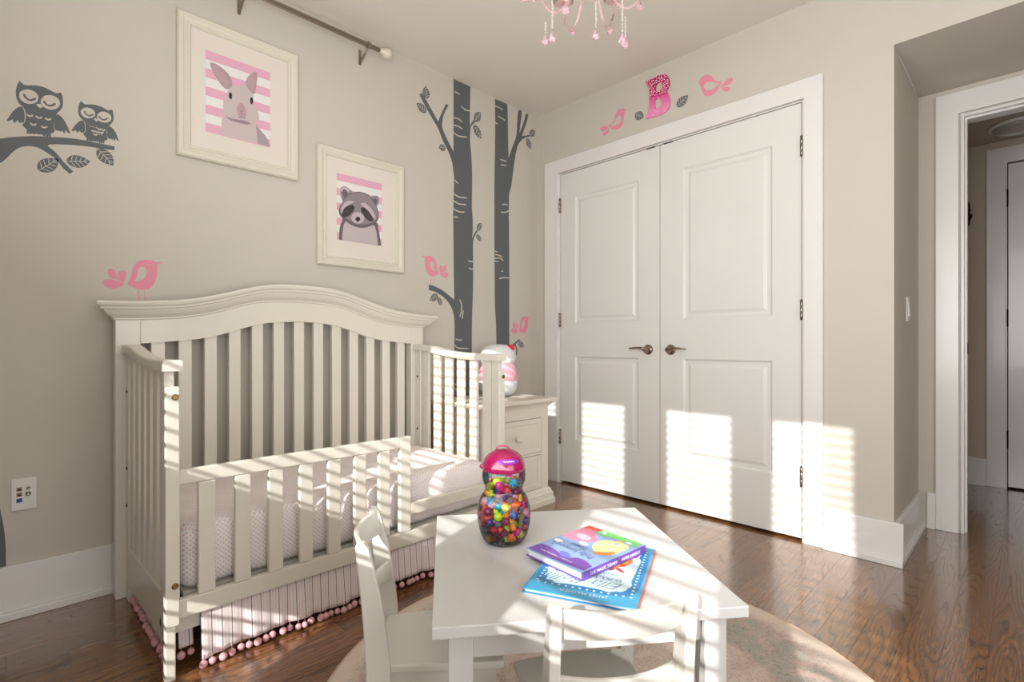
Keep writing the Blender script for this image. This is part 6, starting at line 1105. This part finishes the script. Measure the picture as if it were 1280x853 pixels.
M['crys'] = mat('etched_glass', srgb(170, 160, 150), 0.2, bump=1.0, bscale=40, coat=0.4)
MB().lathe([(0.125, -0.018), (0.118, -0.030), (0.09, -0.045), (0.05, -0.054), (0.01, -0.056)], 32, (1.70, -2.50, 2.3395)).build('glass_shade', M['crys'], hl)
hk = thing('coat_hook', (2.0, -2.240, 1.87), 'ornate black iron coat hook on the hallway end wall', 'hook')
hm = MB(); hm.tube([(1.985, -2.243, 1.96), (1.992, -2.240, 1.92), (1.992, -2.240, 1.86), (1.992, -2.240, 1.79)], [0.008, 0.007, 0.006, 0.009], 8)
hm.tube([(1.99, -2.240, 1.90), (1.97, -2.250, 1.885), (1.955, -2.258, 1.90)], 0.006, 6); hm.tube([(1.99, -2.240, 1.84), (1.96, -2.252, 1.825), (1.94, -2.262, 1.845)], 0.007, 6); hm.ball((1.95, -2.258, 1.855), 0.013)
hm.box(1.993, 1.9995, -2.254, -2.226, 1.80, 1.95)
hm.build('hook_body', M['darkm'], hk)

# ------------------------------------------------------------ chandelier
M['pglass'] = thin_glass('pink_glass', (0.965, 0.84, 0.85, 1))
M['cglass'] = thin_glass('crystal', (0.90, 0.86, 0.86, 1))
def solid_glass(name, col):
    m = bpy.data.materials.new(name); m.use_nodes = True; p = m.node_tree.nodes['Principled BSDF']
    p.inputs['Base Color'].default_value = col; p.inputs['Roughness'].default_value = 0.05; p.inputs['Transmission Weight'].default_value = 0.85; p.inputs['IOR'].default_value = 1.45
    return m
M['arm'] = solid_glass('pink_glass_arm', srgb(244, 208, 210)); M['drop'] = solid_glass('pink_crystal_drop', srgb(246, 210, 220)); M['bead'] = solid_glass('clear_crystal_bead', srgb(236, 230, 228))
ccx, ccy = -1.485, -1.585
cl = thing('chandelier', (ccx, ccy, H), 'pink glass chandelier with hanging crystal drops at the top edge', 'chandelier')
MB().lathe([(0.06, 0.0), (0.058, -0.012), (0.03, -0.025), (0.01, -0.03)], 24, (ccx, ccy, H - 0.0005)).build('canopy', M['steel'], cl)
MB().tube([(ccx, ccy, H - 0.02), (ccx, ccy, 2.33)], 0.005, 8).build('stem', M['steel'], cl)
MB().lathe([(0.008, 2.34), (0.02, 2.31), (0.012, 2.29), (0.03, 2.26), (0.036, 2.23), (0.02, 2.20), (0.012, 2.17), (0.03, 2.145), (0.038, 2.125), (0.028, 2.105), (0.008, 2.095)], 20, (ccx, ccy, 0)).build('glass_column', M['arm'], cl)
FW = Vector((math.cos(YAW), math.sin(YAW), 0)); RT = Vector((math.sin(YAW), -math.cos(YAW), 0))
def strand(x, y, ztop, zbot, big=1.0):
    st = MB(); z = ztop; k = 0
    dz = zbot + 0.030 * big
    while z > dz + 0.004:
        st.ball((x, y, z), 0.0036, 6, 4, 0, 1.2); z -= 0.0095
    o = st.build('bead_strand', M['bead'], cl)
    dp = MB(); r = 0.0105 * big
    dp.lathe([(0.001, 0.032 * big), (0.003, 0.028 * big), (0.007 * big, 0.018 * big), (r, 0.009 * big), (0.0085 * big, 0.003 * big), (0.003 * big, 0)], 8, (x, y, zbot), 0, False)
    dp.build('crystal_drop', M['drop'], cl)
# arms
arm_ang = [10, 70, 130, 190, 250, 310]
for ai, dg in enumerate(arm_ang):
    a = math.radians(dg); d = Vector((math.cos(a), math.sin(a), 0)); base = Vector((ccx, ccy, 0))
    prof_a = [(0.03, 2.125), (0.05, 2.08), (0.08, 2.03), (0.11, 2.012), (0.14, 2.03), (0.163, 2.08), (0.17, 2.13)]
    pts = [tuple(base + d * r_ + Vector((0, 0, z))) for r_, z in smooth([(p[0], p[1]) for p in prof_a], 4, False, 1.0)]
    MB().tube(pts, 0.0038, 8).build('glass_arm', M['arm'], cl)
    e = base + d * 0.17
    MB().lathe([(0.006, 2.13), (0.02, 2.132), (0.034, 2.14), (0.036, 2.144), (0.02, 2.138), (0.008, 2.137)], 16, (e.x, e.y, 0)).build('drip_cup', M['arm'], cl)
    MB().lathe([(0.009, 2.138), (0.009, 2.2), (0.007, 2.202)], 12, (e.x, e.y, 0)).build('candle_sleeve', M['fin'], cl)
    MB().lathe([(0.005, 2.202), (0.011, 2.215), (0.010, 2.23), (0.002, 2.25)], 10, (e.x, e.y, 0)).build('bulb', M['fin'], cl)
def px_strand(px, py, depth, ztop, big=1.0):
    fw = 1.6 + depth; lat = (px - 640) / 643.0 * fw
    p = Vector((-2.79, -2.55, 0)) + FW * fw + RT * lat; z = 0.972 + (430 - py) / 643.0 * fw
    strand(p.x, p.y, ztop, z, big)
for px_, py_, dp_, zt_ in ((681.6, 55.5, 0.05, 2.0), (690.3, 52.3, -0.06, 1.995), (716, 43.9, 0.12, 2.03), (744.8, 49, 0.0, 2.035), (762, 42.6, 0.13, 2.03), (777.8, 55, -0.1, 2.0), (781.6, 59.8, 0.02, 2.0), (707, 17, -0.1, 2.05), (799, 12.7, 0.03, 2.07), (654.8, 1.4, 0.0, 2.08), (666.7, 3.5, 0.1, 2.09)):
    px_strand(px_, py_, dp_, zt_, 1.0)
